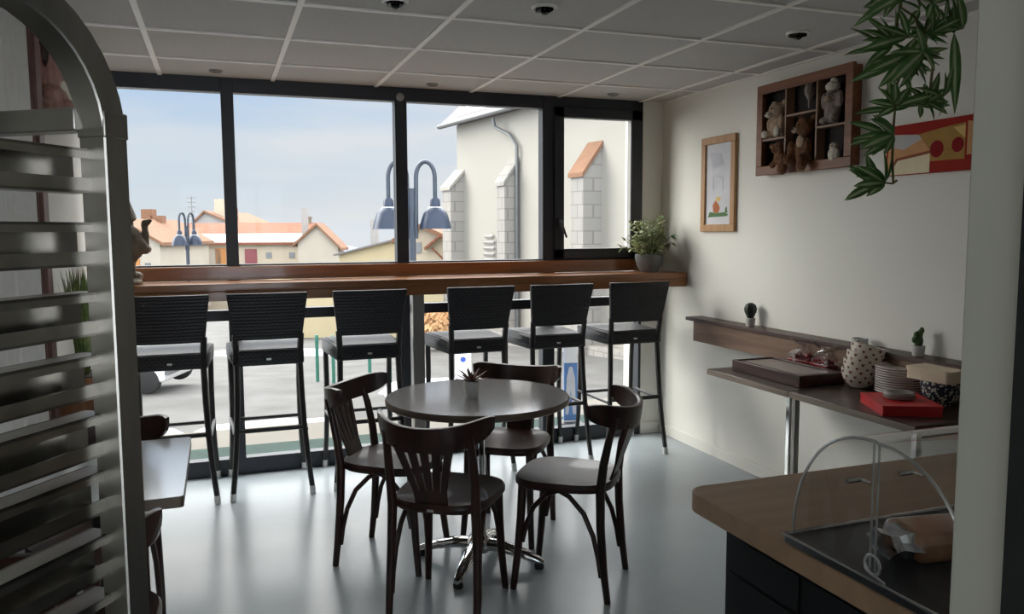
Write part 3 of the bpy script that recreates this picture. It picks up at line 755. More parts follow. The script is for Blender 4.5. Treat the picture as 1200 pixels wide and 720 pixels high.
# stacked bowls
RB = Ry(radians(9)) @ Rx(radians(-10))
def bowl(loc, R, r, h, label, mats, group=None):
    t = thing('bowl', label, 'bowl', loc, 0, group, rot=R.to_euler())
    B().lathe([(0, 0), (r*.5, 0), (r*.52, .006), (r*.78, h*.25), (r*.95, h*.65), (r, h), (r*.97, h), (r*.9, h*.6), (r*.7, h*.25), (0, .012)], n=32).build('body', mats[0], t)
    if len(mats) > 1:
        b = B(); k = 0
        for zz in (.36, .62, .86):
            for i in range(11):
                a = 2*pi*(i+.5*k)/11; z = h*zz; rr = r*(.80 + (zz-.25)*.34) if zz < .65 else r*(.95+(zz-.65)*.145)
                c = Vector((cos(a)*rr, sin(a)*rr, z)); tx = Vector((-sin(a), cos(a), 0)); n = Vector((cos(a), sin(a), -.2))
                s = .0075
                b.prism([(0, -s), (s*.9, s*.1), (s*.75, s*.75), (s*.3, s*.8), (0, s*.4), (-s*.3, s*.8), (-s*.75, s*.75), (-s*.9, s*.1)], n*.004, c - n*.002, tx, Vector((0,0,1)))
            k += 1
        b.build('heart_print', mats[1], t, smooth=False)
    return t
GB = 'heart bowls in the leaning stack'
base = Vector((2.765, 2.905, .725))
for k, l in enumerate(('cream heart-patterned bowl at the bottom of the leaning stack', 'cream heart-patterned bowl second from the bottom of the leaning stack', 'cream heart-patterned bowl third from the bottom of the leaning stack', 'cream heart-patterned bowl on top of the leaning stack')):
    Rk = Ry(radians(2+4*k)) @ Rx(radians(1+2*k))
    bowl(base + Vector((.003*k*k, 0, .036*k)), Rk, .082, .085, l, ['cream', 'hearts'], GB)
t = thing('cup', 'blue and white patterned cup standing behind the leaning bowls', 'cup', (2.885, 3.035, .7225))
B().lathe([(0, 0), (.028, 0), (.032, .01), (.036, .10), (.038, .205), (.035, .205), (.033, .10), (0, .015)], n=24).build('body', 'blue_pat', t)
# plates
GP = 'plates in the stack on the side table'
wordsP = ['bottom', 'second from bottom', 'third from bottom', 'fourth from bottom', 'fifth from bottom', 'sixth from bottom', 'fifth from top', 'fourth from top', 'third from top', 'second from top', 'topmost']
pl = None
for k in range(11):
    z = .7225 + .0108*k
    if pl is None:
        pl = tag(B().lathe([(0, 0), (.062, 0), (.066, .003), (.104, .0105), (.109, .0120), (.110, .0172), (.107, .0180), (.100, .0160), (.064, .0065), (0, .006)], n=40, mats=[0,0,0,1,0,1,0,0,0]).build('plate', ['plate', 'plate_rim']), 'x', 'plate'); o = pl
    else: o = pl.copy(); col.objects.link(o)
    o.location = (2.83, 2.722, z); tag(o, 'brown-rimmed cream plate, %s of the stack on the side table' % wordsP[k], None, GP)
# red box + grey ring dish
t = thing('red_box', 'flat bright red box near the front edge of the side table', 'box', (2.575, 2.480, .7225), radians(-26))
B().prism(rrect(.225, .268, .004, 2), (0, 0, .034)).build('box_body', 'red', t); B().prism(rrect(.229, .272, .004, 2), (0, 0, .007), (0, 0, .0342)).build('lid', 'red', t)
t = thing('ring_dish', 'round grey dish with a hollow lying on the red box', 'dish', (2.582, 2.492, .7640))
B().lathe([(0, 0), (.052, 0), (.060, .008), (.061, .020), (.054, .029), (.040, .028), (.030, .018), (0, .014)], n=28).build('body', 'ash', t)
# patterned bowl and wooden lid box
bowl((2.80, 2.487, .7225), Matrix.Identity(3), .082, .105, 'dark leaf-patterned bowl beside the plates under the beige box', ['dark_pat'])
t = thing('lid_box', 'beige wooden box resting on top of the dark patterned bowl', 'box', (2.81, 2.492, .8285), radians(6))
B().prism(rrect(.20, .20, .02, 4), (0, 0, .036)).build('box_body', 'lidwood', t); B().prism(rrect(.206, .206, .02, 4), (0, 0, .014), (0, 0, .0362)).build('lid', 'lidwood', t)
# cellophane punnets
def punnet(loc, rz, label):
    t = thing('sweet_basket', label, 'basket', loc, rz, 'cellophane wrapped red sweets')
    B().box((0, 0, .03), (.10, .13, .06), taper=1.15).build('tray', 'berry', t, bevel=.006)
    b = B()
    for k in range(26): b.ball(((rnd.random()-.5)*.095, (rnd.random()-.5)*.125, .062 + .022*rnd.random()), .016, 8)
    tag(b.build('sweets', 'berry', t), None, None, None, 'stuff')
    b = B(); n = 14; rings = []
    for z, k in ((.0, .62), (.04, .72), (.09, .70), (.115, .40), (.125, .16), (.15, .55), (.165, .70)):
        rings.append([b.bm.verts.new(((.10*k + .006*(1 if i % 2 else -1))*cos(2*pi*i/n), (.13*k + .008*(1 if i % 2 else -1))*sin(2*pi*i/n), z*.95 + (.012*rnd.random() if z > .12 else 0))) for i in range(n)])
    for i in range(len(rings)-1):
        for k in range(n): b._face([rings[i][k], rings[i][(k+1) % n], rings[i+1][(k+1) % n], rings[i+1][k]])
    b.build('cellophane', 'film', t, smooth=False)
punnet((2.845, 3.36, .7225), .1, 'red sweets wrapped in clear film behind the tray, farther of two')
punnet((2.845, 3.205, .7225), -.15, 'red sweets wrapped in clear film behind the tray, next to the blue cup')
# cacti on the shelf
t = thing('cactus', 'dark round-headed cactus in a pale pot on the far part of the shelf', 'plant', (2.895, 3.90, .893))
B().lathe([(0, 0), (.024, 0), (.030, .045), (.027, .046), (0, .04)], n=18).build('pot', 'pot_white', t)
b = B(); n = 14
rings = [[b.bm.verts.new(((r*(1+.10*(-1)**i))*cos(2*pi*i/n), (r*(1+.10*(-1)**i))*sin(2*pi*i/n), z)) for i in range(n)] for r, z in ((.012, .04), (.020, .055), (.032, .085), (.034, .105), (.026, .125), (.010, .135))]
for i in range(5):
    for k in range(n): b._face([rings[i][k], rings[i][(k+1) % n], rings[i+1][(k+1) % n], rings[i+1][k]])
b._face(rings[-1]); b.build('stem', 'dark_cactus', t)
t = thing('cactus', 'small green lobed cactus in a white pot on the shelf above the plates', 'plant', (2.89, 2.694, .893))
B().lathe([(0, 0), (.024, 0), (.028, .044), (.025, .045), (0, .04)], n=18).build('pot', 'pot_white', t)
b = B()
for c, r in (((0, 0, .065), (.019, .019, .03)), ((.012, .006, .095), (.013, .013, .022)), ((-.014, 0, .09), (.013, .013, .02)), ((.004, -.01, .112), (.011, .011, .016)), ((-.02, .004, .072), (.012, .012, .016))): b.ball(c, r, 12)
b.build('lobes', 'cactus', t)

# ------------------------------------------------------------------ pictures and display box on the right wall
t = thing('framed_picture', 'tall narrow light-wood framed picture of a small flower', 'picture', (XR, 4.31, 1.735))
b = B(); H, W, f = .59, .36, .045
for a in ((-.022, -.001, -W/2, W/2, H/2-f, H/2), (-.022, -.001, -W/2, W/2, -H/2, -H/2+f), (-.022, -.001, -W/2, -W/2+f, -H/2+f, H/2-f), (-.022, -.001, W/2-f, W/2, -H/2+f, H/2-f)): b.bx(*a)
b.build('frame', 'pine', t, bevel=.003)
b = B(); b.bx(-.010, -.002, -W/2+f, W/2-f, -H/2+f, H/2-f, 0); x = -.0105
def flat(pts, m): b.prism(pts, (-.0006, 0, 0), (x, 0, 0), (0, -1, 0), (0, 0, 1), m)
flat([(-.11,-.205), (.09,-.20), (.11,-.19), (.06,-.175), (-.02,-.18), (-.09,-.17)], 1)
flat([(-.05,-.175), (.0,-.18), (.02,-.15), (.0,-.12), (-.03,-.10), (-.06,-.13)], 2)
flat([(.07,-.18), (.10,-.18), (.09,-.14), (.075,-.15)], 1)
flat([(-.03,-.10), (.01,-.11), (.03,-.085), (-.01,-.075)], 4)
flat([(-.07,.05), (-.055,.05), (-.05,-.03), (-.065,-.03)], 3); flat([(-.03,.06), (.05,.04), (.05,.03), (-.03,.05)], 3); flat([(.04,.03), (.052,.03), (.05,-.04), (.042,-.04)], 3)
flat([(-.1,.2), (.02,.19), (.06,.12), (-.06,.1)], 3)
b.build('print', ['paper', 'pic_green', 'pic_flower', 'pic_pale', 'pic_yel'], t, smooth=False)

t = thing('canvas_picture', 'wide colourful canvas of orange roofs and red apples behind the hanging plant', 'picture', (XR, 2.56, 1.807))
b = B(); Wc, Hc = .80, .225
b.bx(-.02, -.001, -Wc/2, Wc/2, -Hc/2, Hc/2, 0); x = -.0202
def at2(px, py): return ((px-1043)/90*.39 - Wc/2 + .012, -(py-175)/62*.215 - 0.0)   # along the canvas from its left end
def flat2(pts, m, d=.0006): b.prism(pts, (-d, 0, 0), (x, 0, 0), (0, -1, 0), (0, 0, 1), m)
L0 = -Wc/2
flat2([(L0+.015,.075), (L0+.18,.06), (L0+.20,.04), (L0+.10,.0), (L0+.015,.02)], 1)
flat2([(L0+.015,.02), (L0+.10,.0), (L0+.20,.04), (L0+.245,-.015), (L0+.06,-.035), (L0+.01,-.105), (L0+.004,-.105)], 2)
flat2([(L0+.18,.06), (L0+.245,-.015), (L0+.42,-.02), (L0+.42,.085), (L0+.30,.075)], 4)
flat2([(L0+.245,-.018), (L0+.42,-.02), (L0+.42,-.065), (L0+.245,-.062)], 4)
flat2([(L0+.06,-.035), (L0+.245,-.018), (L0+.245,-.028), (L0+.07,-.046), (L0+.015,-.11), (L0+.004,-.11)], 7, .0008)
flat2([(L0+.07,-.046), (L0+.245,-.028), (L0+.245,-.1095), (L0+.015,-.1095)], 3)
flat2([(L0+.36,.07), (L0+.42,.075), (L0+.42,.02)], 6, .0008)
for cx, cz, r in ((L0+.28, -.012, .035), (L0+.385, -.004, .030)): flat2([(cx+r*cos(a), cz+r*1.05*sin(a)) for a in [2*pi*i/20 for i in range(20)]], 5, .001)
flat2([(L0+.43,.09), (L0+.62,.05), (L0+.79,.09), (L0+.79,-.02), (L0+.43,-.05)], 2)
flat2([(L0+.46,-.05), (L0+.79,-.03), (L0+.79,-.10), (L0+.46,-.10)], 3)
b.build('print', ['pic_red', 'pic_grey', 'pic_or', 'pic_cream', 'pic_och', 'pic_apple', 'pic_yel', 'pic_brown'], t, smooth=False)

# display box with soft toys
BY, BZ, BW, BH, BD = 3.505, 2.003, .735, .498, .065
t = thing('display_box', 'shallow wooden wall box divided into six dark compartments', 'shelf', (XR, BY, BZ))
b = B(); f = .05
for a in ((-BD, -BD+.02, -BW/2, BW/2, BH/2-f, BH/2), (-BD, -BD+.02, -BW/2, BW/2, -BH/2, -BH/2+f), (-BD, -BD+.02, -BW/2, -BW/2+f, -BH/2+f, BH/2-f), (-BD, -BD+.02, BW/2-f, BW/2, -BH/2+f, BH/2-f)): b.bx(*a)
for a in ((-BD+.02, -.001, -BW/2+.008, BW/2-.008, BH/2-.022, BH/2-.008), (-BD+.02, -.001, -BW/2+.008, BW/2-.008, -BH/2+.008, -BH/2+.022), (-BD+.02, -.001, -BW/2+.008, -BW/2+.022, -BH/2+.02, BH/2-.02), (-BD+.02, -.001, BW/2-.022, BW/2-.008, -BH/2+.02, BH/2-.02)): b.bx(*a)
b.build('frame', 'boxwood', t, bevel=.003)
B().bx(-.006, -.0005, -BW/2+.02, BW/2-.02, -BH/2+.02, BH/2-.02).build('back_panel', 'boxback', t)
# compartments: columns run from +Y (far) to -Y (near)
c1, c2 = .125, -.115
b = B(); q = .005; xa, xb = -BD+.004, -.006
b.bx(xa, xb, c1-q, c1+q, -BH/2+.03, BH/2-.03); b.bx(xa, xb, c2-q, c2+q, -BH/2+.03, BH/2-.03)
b.bx(xa, xb, c1, BW/2-.03, -.055-q, -.055+q); b.bx(xa, xb, c2, c1, .055-q, .055+q); b.bx(xa, xb, -BW/2+.03, c2, -.035-q, -.035+q)
b.build('divider', 'divider', t)

def toy(name, label, y, z, parts, mat, vox=.006, extra=(), x=-.03):
    t = thing(name, label, 'toy', (XR+x, BY+y, BZ+z), 0, 'soft toys in the display box')
    b = B()
    for c, r in parts: b.ball(c, r, 12)
    b.build('body', mat, t, remesh=vox)
    for nm, mt, ps in extra:
        for c, r in ps: B().ball(c, r, 10).build({'eyes': 'eye', 'paws': 'paw'}.get(nm, nm), mt, t)
    return t
# local axes: -x towards the room, +y towards the window, z up; z given at the toy's base
toy('teddy_bear', 'beige and cream teddy bear with big snout in the upper left compartment', .215, -.050,
    [((-.012, 0, .055), (.036, .05, .055)), ((-.02, .0, .145), (.040, .052, .050)), ((-.03, .045, .02), (.03, .03, .022)), ((-.03, -.045, .02), (.03, .03, .022)), ((-.02, -.05, .075), (.022, .018, .04)), ((-.02, .05, .075), (.022, .018, .04)), ((0, .045, .185), (.014, .022, .022)), ((0, -.045, .185), (.014, .022, .022))], 'fur_beige',
    extra=[('snout', 'fur_white', [((-.055, .018, .125), (.024, .026, .018))]), ('paws', 'fur_white', [((-.056, .052, .022), (.014, .024, .022)), ((-.056, -.052, .03), (.014, .022, .03))]), ('nose', 'black', [((-.078, .022, .13), .006)]), ('eyes', 'black', [((-.058, .022, .155), .004), ((-.060, -.010, .155), .004)])])
toy('toy_hedgehog', 'dark brown shaggy toy in the lower left compartment', .175, -.218,
    [((-.01, 0, .055), (.034, .055, .058)), ((-.02, .01, .11), (.030, .040, .036)), ((-.03, .04, .02), (.025, .025, .02)), ((-.03, -.035, .02), (.025, .025, .02))] + [((-.01+.03*sin(i*2.2), .05*cos(i*1.7), .04+.09*(i/12)), .018) for i in range(12)], 'fur_brown',
    extra=[('eyes', 'black', [((-.048, .022, .118), .004), ((-.048, .0, .118), .004)])])
t = thing('wooden_rattle', 'pale oval rattle hanging in the upper middle compartment', 'toy', (XR-.03, BY-.025, BZ+.075), 0, None)
B().lathe([(0, 0), (.006, .002), (.007, .04), (.012, .05), (.026, .075), (.028, .10), (.020, .128), (0, .138)], n=16).build('body', 'fur_grey', t)
toy('teddy_bear', 'brown teddy bear sitting with legs hanging out of the middle compartment', -.01, -.215,
    [((-.02, 0, .09), (.040, .05, .075)), ((-.03, -.012, .195), (.044, .055, .050)), ((-.01, -.058, .236), (.014, .022, .022)), ((-.01, .036, .24), (.014, .022, .022)), ((-.055, .055, .035), (.05, .03, .03)), ((-.05, -.045, .03), (.055, .03, .03)), ((-.08, .095, -.012), (.028, .034, .034)), ((-.085, -.062, .0), (.026, .030, .040)), ((-.045, .065, .085), (.026, .026, .05)), ((-.045, -.06, .085), (.026, .022, .05))], 'fur_brown',
    extra=[('snout', 'fur_beige', [((-.072, .01, .18), (.018, .024, .017))]), ('belly', 'fur_beige', [((-.053, -.01, .12), (.014, .03, .035))]), ('nose', 'black', [((-.090, .012, .185), .006)]), ('eyes', 'black', [((-.070, .028, .205), .004), ((-.072, -.018, .205), .004)])], x=-.025)
toy('toy_rabbit', 'grey floppy-eared toy with a white hat in the upper right compartment', -.215, -.030,
    [((-.015, 0, .06), (.036, .05, .058)), ((-.02, 0, .135), (.036, .042, .042)), ((-.02, .055, .12), (.018, .020, .045)), ((-.02, -.052, .12), (.018, .020, .045)), ((-.035, .035, .02), (.03, .024, .02)), ((-.035, -.035, .02), (.03, .024, .02))], 'fur_grey',
    extra=[('white_hat', 'fur_white', [((-.02, 0, .185), (.034, .042, .028)), ((-.02, -.008, .212), (.018, .022, .018))]), ('snout', 'fur_beige', [((-.052, 0, .125), (.014, .022, .018))]), ('eyes', 'black', [((-.054, .017, .145), .004), ((-.054, -.017, .145), .004)])])
toy('toy_owl', 'small white owl figure in the lower right compartment', -.235, -.219,
    [((-.02, 0, .035), (.024, .030, .036)), ((-.022, 0, .078), (.020, .024, .022)), ((-.02, .024, .04), (.014, .012, .028)), ((-.02, -.024, .04), (.014, .012, .028))], 'fur_white', .004,
    extra=[('beak', 'pic_yel', [((-.043, 0, .074), .004)]), ('eyes', 'black', [((-.040, .009, .082), .004), ((-.040, -.009, .082), .004)])])

# ------------------------------------------------------------------ wooden service counter with the display dome
t = thing('service_counter', 'wooden service counter with rounded corner at lower right', 'counter', (.972, 1.535, 0))
CZ = .87
poly = arc(.045, -.045, .045, pi, pi/2, 8) + [(1.02, 0), (1.02, -.93), (0, -.93)]
B().prism(poly, (0, 0, .046), (0, 0, CZ-.046)).build('worktop', 'counter', t, bevel=.004)
b = B(); b.bx(.075, 1.0, -.92, -.055, 0, .79); b.build('body', 'counter_body', t, bevel=.003)
b = B(); b.bx(.09, 1.0, -.92, -.07, .79, CZ-.046); b.build('plinth', 'black_metal', t)
b = B(); b.bx(.072, .075, -.30, -.065, .70, .775); b.bx(.072, .075, -.56, -.31, .02, .775); b.bx(.072, .075, -.30, -.065, .02, .69)
b.build('panel', 'counter_body', t, bevel=.001)
# display dome: black tray, two quarter-round lids hinged in the middle
DX0, DX1, DY0, DY1, DZ = .985, 1.43, .80, 1.185, CZ+.0008
t = thing('display_dome', 'clear acrylic roll-top food dome on a black tray', 'food cover', (DX0, (DY0+DY1)/2, DZ))
W, hd = DX1-DX0, (DY1-DY0)/2
b = B(); b.prism(rrect(W+.03, 2*hd+.025, .012, 3), (0, 0, .012), (W/2, 0, .0)); b.build('tray', 'board_black', t, bevel=.002)
b = B(); b.tube([(-.012, -hd-.009, .014), (W+.012, -hd-.009, .014), (W+.012, hd+.009, .014), (-.012, hd+.009, .014)], .004, 6, closed=True)
b.build('tray_rim', 'acryl_edge', t)
HT = .222
def lid(sg, nm, k):
    n = 16; e = k*.003
    P = [(sg*(hd-e)*cos(pi/2*i/n)**.85 if i < n else 0, .016 + (HT-e)*sin(pi/2*i/n)) for i in range(n+1)]
    b = B(); x0, x1 = e, W-e
    A = [b.bm.verts.new((x0, y, z)) for y, z in P]; C = [b.bm.verts.new((x1, y, z)) for y, z in P]
    for i in range(n): b._face([A[i], A[i+1], C[i+1], C[i]])
    for S in (A, C):
        o_ = b.bm.verts.new((S[0].co.x, 0, .016)); b._face([o_] + S)
    o = b.build(nm, 'acryl', t, angle=30)
    for x_ in (x0, x1):
        B().tube([(x_, y, z) for y, z in P], .0028, 8).build('edge', 'acryl_edge', o)
        B().tube([(x_, sg*.004, .016), (x_, sg*.004, HT*.75+.016), (x_, sg*.004, HT+.012)], .0022, 6).build('seam_edge', 'acryl_edge', o)
    return o
lid(1, 'back_lid', 0); fl = lid(-1, 'front_lid', 1)
for x_ in (-.004, W+.004):
    b = B()
    b.tube([(x_, .016*cos(a)-.005, .035+.016*sin(a)) for a in [2*pi*i/14 for i in range(14)]], .003, 6, closed=True)
    b.tube([(x_, -.005, .019), (x_, -.03, .014), (x_, -.034, .0)], .003, 6)
    b.build('hinge_clip', 'acryl_edge', t)
for x_, yy in ((W*.33, hd*.93), (W*.62, hd*.93)):
    b = B(); b.tube([(x_-.02, yy+.018, .10), (x_+.012, yy+.018, .10)], .005, 8); b.tube([(x_+.012, yy+.018, .10), (x_+.012, yy-.01, .10)], .0035, 6)
    b.build('handle', 'chrome', t)
# wrapped sandwich loaf
t = thing('wrapped_loaf', 'brown loaf in crinkled clear wrapping under the acrylic dome', 'bread', (1.175, 1.03, DZ+.0125), radians(-8))
b = B(); b.box((0, 0, .026), (.16, .10, .052)); b.build('loaf', 'bread', t, bevel=.016, seg=4)
b = B()
for s in (-1, 1):
    n = 12; rings = []
    for x_, k in ((.076, 1.08), (.090, .95), (.100, .75), (.110, .80), (.120, .9)):
        rings.append([b.bm.verts.new((s*x_ + .004*rnd.random(), .044*k*cos(2*pi*i/n)*(1+.12*(-1)**i), .026 + .024*k*sin(2*pi*i/n)*(1+.12*(-1)**i))) for i in range(n)])
    for i in range(4):
        for k in range(n): b._face([rings[i][k], rings[i][(k+1) % n], rings[i+1][(k+1) % n], rings[i+1][k]])
b.build('wrapper_end', 'foil', t, smooth=False)
b = B(); b.box((0, 0, .0265), (.167, .107, .055)); b.build('wrapper', 'film', t, bevel=.017, seg=3)

# ------------------------------------------------------------------ hanging plant
HP = thing('hanging_plant', 'trailing green umbrella-leaf plant hanging from the ceiling before the red canvas', 'plant', (1.28, 1.32, ZC))
HR, HF = Vector((cos(YAW), -sin(YAW), 0)), Vector((sin(YAW), cos(YAW), 0))
ORG = Vector((1.28, 1.32, ZC))
def hp(r, z, f=0.):
    """point of the plant: r metres along the plant's width, z height above the floor, f in depth; local to its hook"""
    c = HR*(.78 + r) + HF*(1.66 + f) + Vector((0, 0, z)); return c - ORG
bl = B(); bs = B(); PX = 1.66/942.5
def node(px, py, f=0.): return hp((px-1043)*PX*1.0, EYE - (py-271)*PX, f)
def cluster(px, py, tips, f=0., wd=.0185):
    c = node(px, py, f)
    for tx, ty in tips:
        e = node(tx, ty, f + (rnd.random()-.5)*.07)
        d = e - c; L = d.length
        bl.leaf(c, d, Vector((rnd.random()-.5, -1, .35 + rnd.random()*.5)), L, wd*(.8+.4*rnd.random()) * min(1.25, .6 + L/.12), m=rnd.choice((0, 0, 2)), m2=1, droop=.06, seg=6)
cl = [((1042, 2), [(1005, 18), (997, 37), (1013, 7), (1025, 30), (1030, -20), (1060, -22), (1010, -15)], 0.),
      ((1043, 55), [(1008, 24), (1003, 42), (1005, 53), (1003, 68), (1040, 22), (1025, 28), (1018, 78)], .02),
      ((1047, 76), [(1003, 93), (1013, 113), (1087, 72), (1078, 88), (1060, 100), (1030, 60), (1070, 55), (1010, 80), (1085, 80), (1045, 108), (1065, 108)], -.03),
      ((1042, 130), [(1037, 103), (1063, 107), (1008, 125), (1017, 143), (1050, 113), (1018, 110), (1075, 120), (1068, 130)], .0),
      ((1036, 163), [(1002, 147), (995, 165), (993, 180), (1010, 187), (1030, 143), (1013, 140), (1025, 186)], -.02),
      ((1036, 217), [(998, 197), (997, 220), (1013, 232), (1023, 193), (1038, 187), (1030, 180), (1008, 207)], .01),
      ((1087, 123), [(1118, 120), (1108, 137), (1097, 143), (1098, 90), (1110, 108), (1070, 100), (1073, 126), (1090, 98), (1062, 118)], .03),
      ((1083, 43), [(1063, 33), (1093, 23), (1120, 40), (1090, 53), (1060, 50), (1075, 18), (1108, 52), (1100, 28)], .04),
      ((1073, 18), [(1065, 37), (1082, 34), (1063, -5), (1085, -8), (1055, 12), (1095, 8)], -.02),
      ((1120, 37), [(1090, 3), (1113, 0), (1141, 20), (1100, 20), (1128, 5)], .05)]
for (px, py), tips, f in cl:
    cluster(px, py, tips, f)
    cluster(px + rnd.uniform(-4, 4), py + rnd.uniform(-4, 4), [(x_ + rnd.uniform(-9, 9), y_ + rnd.uniform(-9, 9)) for x_, y_ in tips[::2]], f + .04)
    if py < 125: cluster(px + rnd.uniform(-7, 7), py + rnd.uniform(-7, 7), [(x_ + rnd.uniform(-9, 9), y_ + rnd.uniform(-9, 9)) for x_, y_ in tips[1::2]], f - .04)
c = node(1124, 40, .06); bl.leaf(c, node(1130, 134, .06) - c, Vector((-.5, -1, .1)), (node(1130, 134, .06)-c).length, .024, 0, 1, droop=.02, seg=7)
def vine(pts, r=.0028): bs.tube([node(x_, y_, f_) for x_, y_, f_ in pts], r, 6)
bs.tube([Vector((0, 0, 0)), node(1060, -60, .02), node(1045, -10, 0)], .003, 6)
vine([(1045, -10, 0), (1044, 20, 0), (1060, 30, 0), (1080, 43, .04), (1092, 80, .03), (1090, 110, .03), (1087, 123, .03)])
vine([(1044, 10, 0), (1043, 55, .02), (1047, 76, -.03), (1043, 105, 0), (1042, 130, 0), (1041, 150, 0), (1041, 190, 0), (1046, 218, .01), (1050, 214, .01)])
vine([(1041, 160, 0), (1036, 163, -.02)], .002); vine([(1046, 218, .01), (1036, 217, .01)], .002); vine([(1060, -60, .02), (1073, 18, -.02), (1083, 43, .04)]); vine([(1060, -60, .02), (1110, 0, .05), (1124, 40, .06)])
bl.build('foliage', ['leaf', 'leaf_light', 'leaf'], HP, solid=.0006); bs.build('vines', 'stem', HP)
B().lathe([(0, 0), (.02, 0), (.02, -.006), (.006, -.012), (.004, -.03), (0, -.03)], n=14).build('hook', 'grid', HP)

# ------------------------------------------------------------------ outdoors, laid out in a street frame turned 20 degrees
def T(r, d, z): return Vector((r*cos(YAW) + d*sin(YAW), -r*sin(YAW) + d*cos(YAW), z))
EX = Matrix.Rotation(-YAW, 4, 'Z')
def outdoor(name, label, cat, r, d, z, rz=0., group=None):
    return thing(name, label, cat, T(r, d, z), -YAW + rz, group)
def gz(d): return -1.45 - max(0, d-14)*.066
b = B(); b.bx(-14, 14, YW+.09, 6.45, -.35, -.06)
struct(b.build('terrace', 'paving', smooth=False), 'beige paved terrace ledge just outside the window', 'terrace')
b = B(); b.bx(-14, 14, YW+.12, 5.30, -.06, -.02)
struct(b.build('trim_3', 'snow', bevel=.01), 'snowy white kerb at the foot of the window outside', 'kerb')
b = B(); b.bx(-14, 14, 5.34, 5.82, -.06, -.035)
tag(b.build('grass_strip', 'lawn', smooth=False), 'dark green turf strip along the terrace outside the window', 'turf', None, 'stuff')
b = B(); b.quad(T(-60, 4, -1.45), T(60, 4, -1.45), T(60, 14, -1.45), T(-60, 14, -1.45)); b.quad(T(-60, 14, -1.45), T(60, 14, -1.45), T(160, 120, gz(120)), T(-160, 120, gz(120)))
struct(b.build('street', 'asphalt', smooth=False), 'grey sloping street between the café and the houses', 'street')
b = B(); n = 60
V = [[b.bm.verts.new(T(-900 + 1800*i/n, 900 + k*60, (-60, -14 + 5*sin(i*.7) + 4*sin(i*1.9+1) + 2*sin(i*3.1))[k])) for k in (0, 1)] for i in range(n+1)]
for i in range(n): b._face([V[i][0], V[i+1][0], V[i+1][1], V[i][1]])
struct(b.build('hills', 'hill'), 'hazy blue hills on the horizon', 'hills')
def snow_patch(r, d, w, l, seed, label):
    q = random.Random(seed); n = 28; z = gz(d)
    b = B(); rings = []
    for k, h in ((1, .0), (.85, .10), (.5, .16)):
        rings.append([b.bm.verts.new(T(r + w*k*cos(2*pi*i/n)*(1+.18*sin(3*i+seed)), d + l*k*sin(2*pi*i/n)*(1+.15*cos(2*i+seed)), z + h)) for i in range(n)])
    for i in range(2):
        for k in range(n): b._face([rings[i][k], rings[i][(k+1) % n], rings[i+1][(k+1) % n], rings[i+1][k]])
    b._face(rings[-1]); tag(b.build('snow', 'snow'), label, 'snow', None, 'stuff')
snow_patch(-3.0, 11.4, 1.5, .55, 1, 'long snow bank behind the second bar stool at the near edge of the street')
snow_patch(-5.9, 11.2, 1.1, .45, 5, 'snow heap on the street before the white car')
snow_patch(-1.55, 14.6, .9, 1.0, 2, 'white snow pile seen behind the third bar stool')
snow_patch(.1, 10.4, .9, .7, 3, 'snow pile just right of the grey counter leg outside')
snow_patch(-6.5, 22.5, 2.2, .4, 4, 'thin snow line across the far street')
# low boundary wall along the street below the houses
b = B(); b.box((0, 0, .0), (16, .3, 2.6))
o = b.build('trim_4', 'render_yellow', loc=T(-1.5, 30, gz(30)+.9), rot=(0, 0, -YAW)); struct(o, 'pale yellow street wall below the houses', 'wall')

